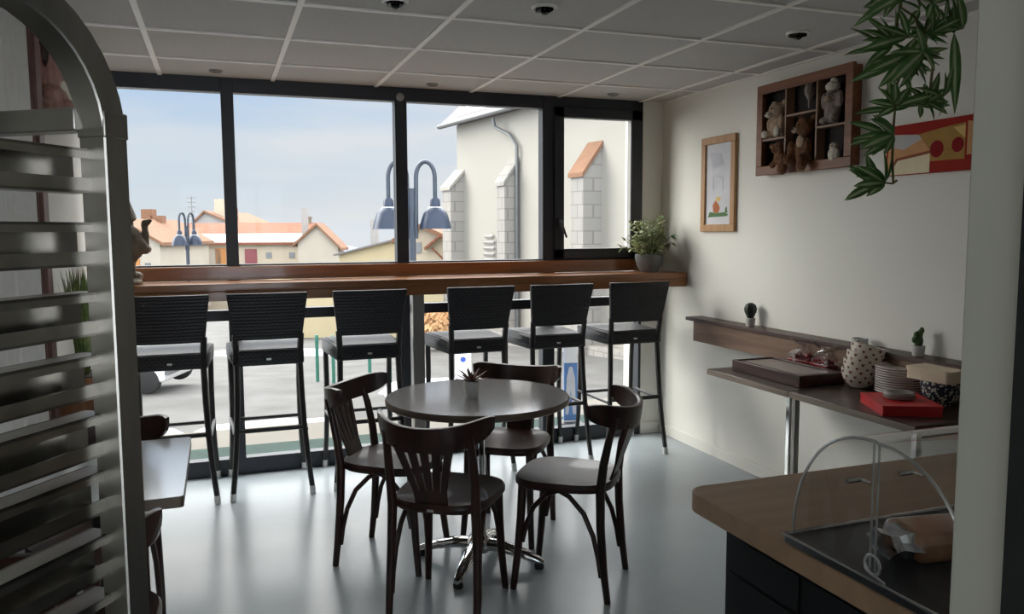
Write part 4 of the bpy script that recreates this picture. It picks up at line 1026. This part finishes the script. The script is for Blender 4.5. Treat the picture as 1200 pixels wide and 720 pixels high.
def window_part(b, r, d, z, w, h, m): b.box((r, d, z), (w, .06, h), m=m)
def house(name, label, r0, r1, d, dep, eave, ridge, wall, roof, wins=(), snow=False, chim=(), extra=None):
    """house with the ridge parallel to its front; local x along the front, y in depth, z from the ground"""
    g = gz(d); t = outdoor(name, label, 'building', (r0+r1)/2, d, g)
    w, E_, R_ = r1-r0, eave-g, ridge-g
    B().prism([(0, 0), (dep, 0), (dep, E_), (dep/2, R_-.12), (0, E_)], (w, 0, 0), (-w/2, 0, 0), (0,1,0), (0,0,1)).build('walls', wall, t, smooth=False)
    ov = .35; sl = (R_-E_)/(dep/2); b = B()
    for s in (0, 1):
        y0_, y1_ = (-ov, dep/2) if s == 0 else (dep+ov, dep/2)
        z0_ = E_ - ov*sl
        V = [(-w/2-ov, y0_, z0_), (w/2+ov, y0_, z0_), (w/2+ov, y1_, R_), (-w/2-ov, y1_, R_)]
        q = [b.bm.verts.new(p) for p in V] + [b.bm.verts.new(Vector(p) + Vector((0,0,.16))) for p in V]
        for f_ in ((3,2,1,0), (4,5,6,7), (0,1,5,4), (1,2,6,5), (2,3,7,6), (3,0,4,7)): b._face([q[i] for i in f_])
    b.build('roof', roof, t, smooth=False)
    if snow:
        k0, k1 = snow; b = B()
        V = [(-w/2-.3, -ov+k0*(dep/2+ov), E_-ov*sl+.165+k0*(dep/2+ov)*sl), (w/2+.3, -ov+k0*(dep/2+ov), E_-ov*sl+.165+k0*(dep/2+ov)*sl), (w/2+.3, -ov+k1*(dep/2+ov), E_-ov*sl+.165+k1*(dep/2+ov)*sl), (-w/2-.3, -ov+k1*(dep/2+ov), E_-ov*sl+.165+k1*(dep/2+ov)*sl)]
        q = [b.bm.verts.new(p) for p in V] + [b.bm.verts.new(Vector(p) + Vector((0,0,.12))) for p in V]
        for f_ in ((3,2,1,0), (4,5,6,7), (0,1,5,4), (1,2,6,5), (2,3,7,6), (3,0,4,7)): b._face([q[i] for i in f_])
        b.build('roof_snow', 'snow', t, smooth=False)
    for (x_, z_, ww, hh, m_) in wins: B().box((x_-(r0+r1)/2, -.02, z_-g), (ww, .08, hh)).build('window', m_, t)
    for (x_, y_, zt, ww) in chim:
        b = B(); zb = R_ - abs(y_-dep/2)*sl - .3; b.box((x_-(r0+r1)/2, y_, (zb+zt-g)/2), (ww, ww, zt-g-zb)); b.box((x_-(r0+r1)/2, y_, zt-g-.1), (ww*1.25, ww*1.25, .15)); b.build('chimney', 'stone', t, smooth=False)
    return t
def X(px, d): return (px-600)/F*d
def Zp(py, d): return EYE + (271-py)/F*d
D = 60
house('town_house', 'long cream house with a red-tiled snowy roof beyond the street', X(188, D), X(357, D), D, 8, Zp(284, D), Zp(262, D), 'render_cream', 'rooftile',
      wins=[(X(205, D), Zp(298, D), .5, .5, 'winglass'), (X(245, D), Zp(301, D), 1.9, 1.3, 'render_white'), (X(261, D), Zp(300, D), .95, 1.35, 'shutter'), (X(239, D), Zp(304, D), .35, .35, 'winglass'), (X(295, D), Zp(300, D), .9, 1.2, 'shutter_red'), (X(316, D), Zp(298, D), .42, .42, 'winglass'), (X(343, D), Zp(298, D), .42, .42, 'winglass')], snow=(.02, .36), chim=[(X(348, D), 4, Zp(252, D), .35)])
# gable wing facing the café
def gable(name, label, r0, r1, d, dep, el, er, ridge, rr, wall, roof, wins=(), snow=None):
    g = gz(d); t = outdoor(name, label, 'building', r0, d, g); w = r1-r0; P = rr-r0
    B().prism([(0, 0), (w, 0), (w, er-g), (P, ridge-g), (0, el-g)], (0, dep, 0), (0, 0, 0), (1,0,0), (0,0,1)).build('walls', wall, t, smooth=False)
    b = B(); ov = .3
    for (xa, za), (xb, zb) in (((0, el-g), (P, ridge-g)), ((w, er-g), (P, ridge-g))):
        k = ov/abs(xb-xa); xa2, za2 = xa-(xb-xa)*k, za-(zb-za)*k
        b.prism([(xa2, za2), (xb, zb), (xb, zb+.2), (xa2, za2+.2)], (0, dep+.6, 0), (0, -.3, 0), (1,0,0), (0,0,1))
    b.build('roof', roof, t, smooth=False)
    for (x_, z_, ww, hh, m_) in wins: B().box((x_-r0, -.02, z_-g), (ww, .08, hh)).build('window', m_, t)
    return t
D = 57
t = gable('gable_house', 'white gabled end of the long house with an orange roof', X(350, D), X(397, D), D, 1.9, Zp(284, D), Zp(288, D), Zp(264, D), X(373, D), 'render_white', 'rooforange')
B().box((.25, 1.2, Zp(254, D)-gz(D)-.3), (.4, .4, 1.9)).build('chimney', 'louvre', t, smooth=False)
B().box((1.45-.0, .75, Zp(300, D)-gz(D)-1), (1.5, 1.6, 3.2)).build('wing', 'render_cream', t, smooth=False) if 0 else None
D = 50
t = gable('gable_house', 'pale house with a broad orange roof at the far left of the view', X(120, D), X(189, D), D, 8, Zp(284, D), Zp(283, D), Zp(258, D), X(146, D), 'render_white', 'rooforange', wins=[(X(174, D), Zp(311, D), .35, .5, 'winglass'), (X(160, D), Zp(309, D), .5, .8, 'shutter')])
for x_, h_ in ((X(192, D+6)-X(120, D)-.1, 1.0), (X(201, D+6)-X(120, D), .6)): B().box((x_-.3, 5.0, Zp(262, D)-gz(D)), (.75, .7, 2.2*h_)).build('chimney', 'rooforange', t, smooth=False)
b = B(); ax_ = X(187, D)-X(120, D)-.2; b.tube([(ax_, 6, Zp(262, D)-gz(D)-.6), (ax_, 6, Zp(224, D)-gz(D))], .03, 5)
for k in range(5): b.tube([(ax_-.35+.04*k, 6, Zp(226+6*k, D)-gz(D)), (ax_+.35-.04*k, 6, Zp(226+6*k, D)-gz(D))], .018, 4)
b.build('antenna', 'pipe', t)
D = 75
t = gable('gable_house', 'grey gabled house rising behind the long tiled roof', X(222, D), X(285, D), D, 12, Zp(268, D), Zp(266, D), Zp(248, D), X(243, D), 'louvre', 'rooforange')
B().box((X(255, D)-X(222, D), 1.5, Zp(252, D)-gz(D)), (.9, .9, 3.2)).build('chimney', 'render_cream', t, smooth=False)
B().box((X(266, D)-X(222, D), 2.5, Zp(257, D)-gz(D)), (.6, .6, 2.4)).build('chimney', 'rooforange', t, smooth=False)
D = 45
g = gz(D); t = outdoor('low_house', 'low yellow house with a single rising roof and tall chimney', 'building', X(398, D), D, g)
w = X(478, D)-X(398, D)
B().prism([(0, 0), (w, 0), (w, Zp(278, D)-g), (0, Zp(298, D)-g)], (0, 7, 0), (0, 0, 0), (1,0,0), (0,0,1)).build('walls', 'render_yellow', t, smooth=False)
B().prism([(-.25, Zp(299, D)-g), (w+.2, Zp(277, D)-g), (w+.2, Zp(275, D)-g), (-.25, Zp(297, D)-g)], (0, 7.6, 0), (0, -.35, 0), (1,0,0), (0,0,1)).build('roof', 'slate', t, smooth=False)
B().box((X(435, D)-X(398, D), 1.4, Zp(272, D)-g), (.40, .5, 1.5)).build('chimney', 'louvre', t, smooth=False)
B().box((X(417, D)-X(398, D), -.02, Zp(310, D)-g), (.5, .06, .3)).build('window', 'winglass', t)
B().box((X(436, D)-X(398, D)+(w-(X(436, D)-X(398, D)))/2, -.03, (Zp(300, D)-g)/2-.2), (w-(X(436, D)-X(398, D)), .06, (Zp(296, D)-g))).build('pale_facade', 'render_cream', t, smooth=False)
D = 38
t = gable('gable_house', 'cream house with an orange gable roof behind the street lamp', X(468, D), X(536, D), D, 10, Zp(281, D), Zp(286, D), Zp(267, D), X(494, D), 'render_cream', 'rooforange', wins=[(X(491, D), Zp(290, D), .28, .5, 'winglass')])
b = B(); x_ = X(512, D)-X(468, D); b.prism([(-.55, 0), (.2, .62), (.85, .25), (.85, .15), (.2, .5), (-.5, -.1)], (0, -.5, 0), (x_, -.02, Zp(290, D)-gz(D)), (1,0,0), (0,0,1)); b.tube([(x_-.2, -.3, Zp(290, D)-gz(D)), (x_+.35, -.1, Zp(304, D)-gz(D))], .05, 6)
b.build('canopy', 'rooftile', t, smooth=False)

# ---- church
CA = Vector((-2.0, 30.0)); CU = Vector((.5, -.866)); CN = Vector((-.866, -.5))   # along the wall towards us, outward normal
cg = -2.6; EV = EYE + (271-150)/F*30
church = outdoor('church', 'tall pale church wall with stone buttresses and snowy roof', 'church', 0, 0, 0)
def cp(tt, p, z): q = CA + CU*tt + CN*p; return Vector((q.x, q.y, z))
b = B(); TL = 15.0
b.prism([(0, 0), (TL, 0), (TL, -7), (0, -7)], (0, 0, EV-cg), cp(0, 0, cg), (CU.x, CU.y, 0), (CN.x, CN.y, 0))
b.build('walls', 'church', church, smooth=False)
# gable end and roof
b = B(); up1 = cp(-.45, .35, EV-.12); 
ridge = lambda tt: cp(tt, -3.5, EV+3.5)
V = [cp(-.5, .45, EV-.1), cp(TL, .45, EV-.1), ridge(TL), ridge(-.5)]
q = [b.bm.verts.new(p) for p in V] + [b.bm.verts.new(p + Vector((0,0,.16))) for p in V]
for f_ in ((3,2,1,0), (4,5,6,7), (0,1,5,4), (1,2,6,5), (2,3,7,6), (3,0,4,7)): b._face([q[i] for i in f_])
V = [cp(-.5, -7.45, EV-.1), cp(TL, -7.45, EV-.1), ridge(TL), ridge(-.5)]
q = [b.bm.verts.new(p) for p in V] + [b.bm.verts.new(p + Vector((0,0,.16))) for p in V]
for f_ in ((3,2,1,0), (4,5,6,7), (0,1,5,4), (1,2,6,5), (2,3,7,6), (3,0,4,7)): b._face([q[i] for i in f_])
b.build('roof', 'slate', church, smooth=False)
b = B(); b.prism([(0, 0), (7, 0), (3.5, 3.5)], (CU.x*.3, CU.y*.3, 0), cp(0, 0, EV), (-CN.x, -CN.y, 0), (0,0,1)); b.build('gable', 'church', church, smooth=False)
b = B()
def roofp(tt, k): a = cp(tt, .45, EV+.07); e = ridge(tt) + Vector((0,0,.17)); return a.lerp(e, k)
pts = [(.55, .05), (TL, .05), (TL, .7), (1.2, .7), (.9, .42), (1.5, .36), (.7, .28), (.45, .16)]
b._face([b.bm.verts.new(roofp(*p)) for p in pts]); b.build('roof_snow', 'snow', church, solid=.06)
# buttresses
def buttress(ta, tb, p, ztop, zshoulder, cap):
    b = B(); z0 = cg
    prof = [(0, z0), (p, z0), (p, zshoulder), (0, ztop)]
    b.prism([(x_, z_) for x_, z_ in prof], (CU.x*(tb-ta), CU.y*(tb-ta), 0), cp(ta, 0, 0), (CN.x, CN.y, 0), (0,0,1))
    o = b.build('buttress', 'quoin', church, smooth=False)
    b = B(); e = .06
    b.prism([(-.02, ztop+.02), (p+e, zshoulder-.02), (p+e, zshoulder+.10), (-.02, ztop+.16)], (CU.x*(tb-ta+2*e), CU.y*(tb-ta+2*e), 0), cp(ta-e, 0, 0), (CN.x, CN.y, 0), (0,0,1))
    b.build('cap', cap, o, smooth=False)
def zc(py, d): return EYE + (271-py)/F*d
buttress(-.15, .55, .55, zc(205, 30), zc(224, 30), 'church')
buttress(3.95, 4.45, .52, zc(190, 26), zc(218, 26), 'quoin')
buttress(8.35, 8.95, .62, zc(174, 22.5), zc(209, 22.3), 'rooforange')
# downpipe
b = B(); tp = 4.55
b.tube([cp(3.4, .35, EV-.15), cp(3.45, .30, EV-.45), cp(4.1, .12, EV-.75), cp(tp, .12, EV-1.15), cp(tp, .12, 2), cp(tp, .12, cg)], .062, 8)
b.build('downpipe', 'pipe', church)
b = B(); b.tube([cp(-.5, .5, EV-.02), cp(TL, .5, EV-.02)], .08, 8); b.build('gutter', 'pipe', church)
# louvred arched opening
b = B(); tl, zl = 2.55, zc(296, 28); ax3 = Vector((CU.x, CU.y, 0))
b.prism([(-.42, -1.0), (.42, -1.0), (.42, .30)] + arc(0, .30, .42, 0, pi, 10)[1:] , (CN.x*.03, CN.y*.03, 0), cp(tl, -.01, zl), ax3, (0,0,1))
o = b.build('louvre_opening', 'church', church, smooth=False)
b = B()
for k in range(8):
    z_ = zl - .85 + .2*k; hw = .36 if z_ < zl+.3 else max(.1, sqrt(max(0, .36**2-(z_-zl-.3)**2)))
    p_ = cp(tl, .05, z_); b.box(p_, (hw*2, .10, .085), Matrix((ax3, Vector((CN.x, CN.y, 0)), Vector((0,0,1)))).transposed() @ Rx(radians(-35)))
b.build('louvre', 'louvre', o, smooth=False)
# plinth wall at the foot of the church
b = B(); b.prism([(0, 0), (TL, 0), (TL, .5), (0, .5)], (0, 0, .9), cp(0, 0, cg), ax3, (CN.x, CN.y, 0)); b.build('plinth', 'quoin', church, smooth=False)

# ---- street lamps
def street_lamp(label, r, d, zshade, rz, base, arm=.62, S=1.0):
    t = outdoor('street_lamp', label, 'street lamp', r, d, base, rz, 'double-headed blue street lamps')
    H = zshade - base
    p = B().tube([(0, 0, 0), (0, 0, .9), (0, 0, H+.62*S)], [.10*S, .062*S, .05*S], 12).build('post', 'lamppost', t)
    B().lathe([(0, 0), (.16*S, 0), (.16*S, .05*S), (.11*S, .10*S), (0, .10*S)], n=16).build('base', 'lamppost', t)
    for s in (-1, 1):
        R = arm*S*.5
        pts = [(s*.06*S, 0, H - .15*S), (s*.07*S, 0, H + .78*S)] + [(s*(.07*S + R - R*cos(a)), 0, H + .78*S + R*1.7*sin(a)) for a in [pi*i/14 for i in range(1, 15)]] + [(s*(.07*S+2*R), 0, H + .44*S)]
        a_ = B().tube(pts, .034*S, 8).build('arm', 'lamppost', t)
        c = (s*(.07*S+2*R), 0, H)
        B().lathe([(0, .48*S), (.045*S, .48*S), (.075*S, .44*S), (.080*S, .34*S), (.11*S, .325*S), (.185*S, .24*S), (.228*S, .10*S), (.252*S, 0), (.235*S, 0), (.17*S, .19*S), (.09*S, .26*S), (0, .26*S)], c, 24).build('shade', 'lampblue', a_)
        B().lathe([(.108*S, .312*S), (.112*S, .322*S), (.098*S, .335*S), (.082*S, .33*S)], c, 20).build('collar', 'white_panel', a_)
    return t
street_lamp('double-armed blue street lamp close outside the window', X(484, 12.5), 12.5, EYE + (271-268)/F*12.5, radians(0), -1.45, arm=.29, S=1.0)
street_lamp('smaller far double-armed street lamp in front of the long house', X(221, 27), 27, EYE + (271-286)/F*27, radians(75), gz(27), arm=.29, S=1.05)

# ---- white car
t = outdoor('parked_car', 'white parked car on the street, half hidden by the first bar stool', 'car', X(224, 14.4)-2.30, 14.4, gz(14.4), radians(0))
b = B(); prof = [(-1.75, .20), (1.72, .20), (1.75, .75), (1.6, .88), (.95, .95), (.45, 1.42), (-1.35, 1.45), (-1.72, .95)]
b.prism(prof, (0, 1.55, 0), (0, 0, 0), (1,0,0), (0,0,1)); b.build('body', 'carwhite', t, bevel=.08, seg=3)
b = B(); b.prism([(-1.3, .98), (.75, .98), (.38, 1.36), (-1.22, 1.38)], (0, .02, 0), (0, -.012, 0), (1,0,0), (0,0,1)); b.build('window', 'carglass', t, smooth=False)
for x_ in (-1.05, 1.40):
    for y_ in (.06, 1.49):
        w_ = B().lathe([(0, -.09), (.17, -.09), (.235, -.07), (.24, 0), (.235, .07), (.17, .09), (0, .09)], (x_, y_, .24), 20, R=Rx(pi/2)).build('wheel', 'tyre', t)
        B().lathe([(0, -.096), (.12, -.094), (.13, -.085), (0, -.08)], (x_, y_, .24), 16, R=Rx(pi/2) if y_ > 1 else Rx(-pi/2) @ Rx(pi)).build('hubcap', 'cap', w_)
B().bx(1.66, 1.775, .02, .30, .60, .74).build('light', 'carred', t); B().bx(1.70, 1.80, .05, 1.5, .34, .50).build('bumper', 'pipe', t)
# ---- bollards
bo = tag(B().lathe([(0, 0), (.035, 0), (.035, .82), (.040, .84), (.040, .90), (.028, .96), (0, .98)], n=14).build('bollard', 'bollard'), 'x', 'bollard')
for i, (px, l) in enumerate(((369, 'green bollard between second and third bar stools, first of the row'), (388, 'green bollard half hidden by the left rear leg of the third stool'), (431, 'green bollard seen under the third bar stool'), (455, 'green bollard right under the third bar stool, last of the row'))):
    o = bo if i == 0 else bo.copy()
    if i: col.objects.link(o)
    d_ = 16.2 - .25*i; o.location = T(X(px, d_), d_, gz(d_)); tag(o, l, None, 'green street bollards')
# ---- parking sign, dry bush, poster
t = outdoor('road_sign', 'small white sign with a blue disc seen above the table succulent', 'sign', X(542, 13), 13, -1.45)
B().tube([(0, 0, 0), (0, 0, .9)], .025, 8).build('pole', 'pipe', t); B().bx(-.13, .13, -.045, -.026, .28, .92).build('plate', 'white_panel', t, bevel=.005)
B().lathe([(0, 0), (.045, 0), (.045, .006), (0, .006)], (0, -.046, .82), 20, R=Rx(pi/2)).build('disc', 'sign_blue', t)
t = outdoor('dry_bush', 'round orange-brown bush outside by the counter leg', 'bush', X(512, 24), 24, gz(24))
b = B()
for k in range(420):
    a, e = rnd.random()*2*pi, (rnd.random()-.15)*1.5; q = Vector((cos(a)*cos(e)*.75, sin(a)*cos(e)*.6, .55 + sin(e)*.55))
    b.leaf(q, (rnd.random()-.5, rnd.random()-.5, rnd.random()-.2), q - Vector((0,0,.5)), .22, .14, seg=2)
b.ball((0, 0, .55), (.66, .52, .5), 12); b.build('foliage', 'bush', t); B().tube([(0,0,0), (0,0,.4)], .05, 6).build('stem', 'soil', t)
t = thing('banner', 'narrow blue and white upright banner outside, below the opening sash', 'banner', (2.497, 5.56, -.035), radians(-10))
B().box((0, 0, .33), (.105, .012, .60)).build('panel', 'blue_panel', t)
b = B(); b.box((0, -.0065, .555), (.105, .002, .15)); b.build('header', 'white_panel', t)
b = B(); b.prism([(-.042, .05), (-.018, .05), (0, .25), (.018, .05), (.042, .05), (.033, .33), (.012, .42), (-.012, .42), (-.033, .33)], (0, -.002, 0), (0, -.0063, .03), (1,0,0), (0,0,1)); b.build('figure_print', 'pic_pale', t, smooth=False)
B().box((0, 0, .012), (.16, .16, .024)).build('base', 'black_metal', t)

# ------------------------------------------------------------------ sky, sun, output
SKY_BOOST, REAR = 11.5, 4.6
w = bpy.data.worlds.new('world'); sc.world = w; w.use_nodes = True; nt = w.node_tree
for n in list(nt.nodes): nt.nodes.remove(n)
N, L = nt.nodes.new, nt.links.new
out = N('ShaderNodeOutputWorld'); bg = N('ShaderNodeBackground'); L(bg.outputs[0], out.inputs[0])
tc = N('ShaderNodeTexCoord'); sp = N('ShaderNodeSeparateXYZ'); L(tc.outputs['Generated'], sp.inputs[0])
cr = N('ShaderNodeValToRGB'); e = cr.color_ramp.elements
e[0].position = .0; e[0].color = (.60,.66,.74,1); e[1].position = 1; e[1].color = (.62,.60,.56,1)
for p, c in ((.02, (.57,.61,.65)), (.10, (.49,.57,.66)), (.21, (.345,.485,.69)), (.36, (.62,.60,.56))):
    k = e.new(p); k.color = c + (1,)
L(sp.outputs['Z'], cr.inputs[0])
mp = N('ShaderNodeMapping'); mp.inputs['Scale'].default_value = (1.2, 1.2, 7); L(tc.outputs['Generated'], mp.inputs[0])
nz = N('ShaderNodeTexNoise'); nz.inputs['Scale'].default_value = 2.2; nz.inputs['Detail'].default_value = 6; L(mp.outputs[0], nz.inputs['Vector'])
mr = N('ShaderNodeMapRange'); mr.inputs[1].default_value = .42; mr.inputs[2].default_value = .78; L(nz.outputs['Fac'], mr.inputs[0])
xr = N('ShaderNodeMapRange'); xr.inputs[1].default_value = .0; xr.inputs[2].default_value = .42; L(sp.outputs['X'], xr.inputs[0])
mxm = N('ShaderNodeMath'); mxm.operation = 'ADD'; mxm.use_clamp = True; L(mr.outputs[0], mxm.inputs[0])
hx = N('ShaderNodeMath'); hx.operation = 'MULTIPLY'; hx.inputs[1].default_value = .62; L(xr.outputs[0], hx.inputs[0]); L(hx.outputs[0], mxm.inputs[1])
cm = N('ShaderNodeMix'); cm.data_type = 'RGBA'; cm.inputs[7].default_value = (.66,.66,.67,1)
L(mxm.outputs[0], cm.inputs[0]); L(cr.outputs[0], cm.inputs[6]); L(cm.outputs[2], bg.inputs[0])
# the sky ahead, high above the window head, is brightened, out of view, to light the room
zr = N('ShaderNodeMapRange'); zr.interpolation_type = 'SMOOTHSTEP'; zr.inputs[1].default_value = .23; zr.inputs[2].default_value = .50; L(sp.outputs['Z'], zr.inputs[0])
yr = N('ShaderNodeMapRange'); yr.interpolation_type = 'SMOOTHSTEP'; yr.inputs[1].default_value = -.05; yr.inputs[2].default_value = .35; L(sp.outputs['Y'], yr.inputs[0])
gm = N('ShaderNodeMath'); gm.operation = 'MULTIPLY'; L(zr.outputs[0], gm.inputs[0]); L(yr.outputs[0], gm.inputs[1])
ga = N('ShaderNodeMath'); ga.operation = 'MULTIPLY_ADD'; ga.inputs[1].default_value = SKY_BOOST; ga.inputs[2].default_value = 1.0; L(gm.outputs[0], ga.inputs[0]); 
rr = N('ShaderNodeMapRange'); rr.interpolation_type = 'SMOOTHSTEP'; rr.inputs[1].default_value = .0; rr.inputs[2].default_value = -.5; rr.inputs[4].default_value = REAR; L(sp.outputs['Y'], rr.inputs[0])  # sky behind the viewer brightened as fill through the added rear window
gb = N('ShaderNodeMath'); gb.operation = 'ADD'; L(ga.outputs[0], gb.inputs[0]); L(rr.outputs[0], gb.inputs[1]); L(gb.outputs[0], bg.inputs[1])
s = bpy.data.lights.new('sun', 'SUN'); s.energy = 2.3; s.angle = radians(38); s.color = (1, .965, .90)
so = bpy.data.objects.new('sun', s); col.objects.link(so)
dv = -Vector((-sin(radians(59)), cos(radians(59)), math.tan(radians(13)))); so.rotation_euler = dv.to_track_quat('-Z', 'Y').to_euler()
sc.cycles.max_bounces = 12; sc.cycles.diffuse_bounces = 7; sc.cycles.transparent_max_bounces = 24
sc.cycles.sample_clamp_indirect = 4
vs = sc.view_settings; vs.view_transform = 'Standard'; vs.look = 'None'; vs.gamma = 1; vs.exposure = .35; vs.use_curve_mapping = False
sc.display_settings.display_device = 'sRGB'
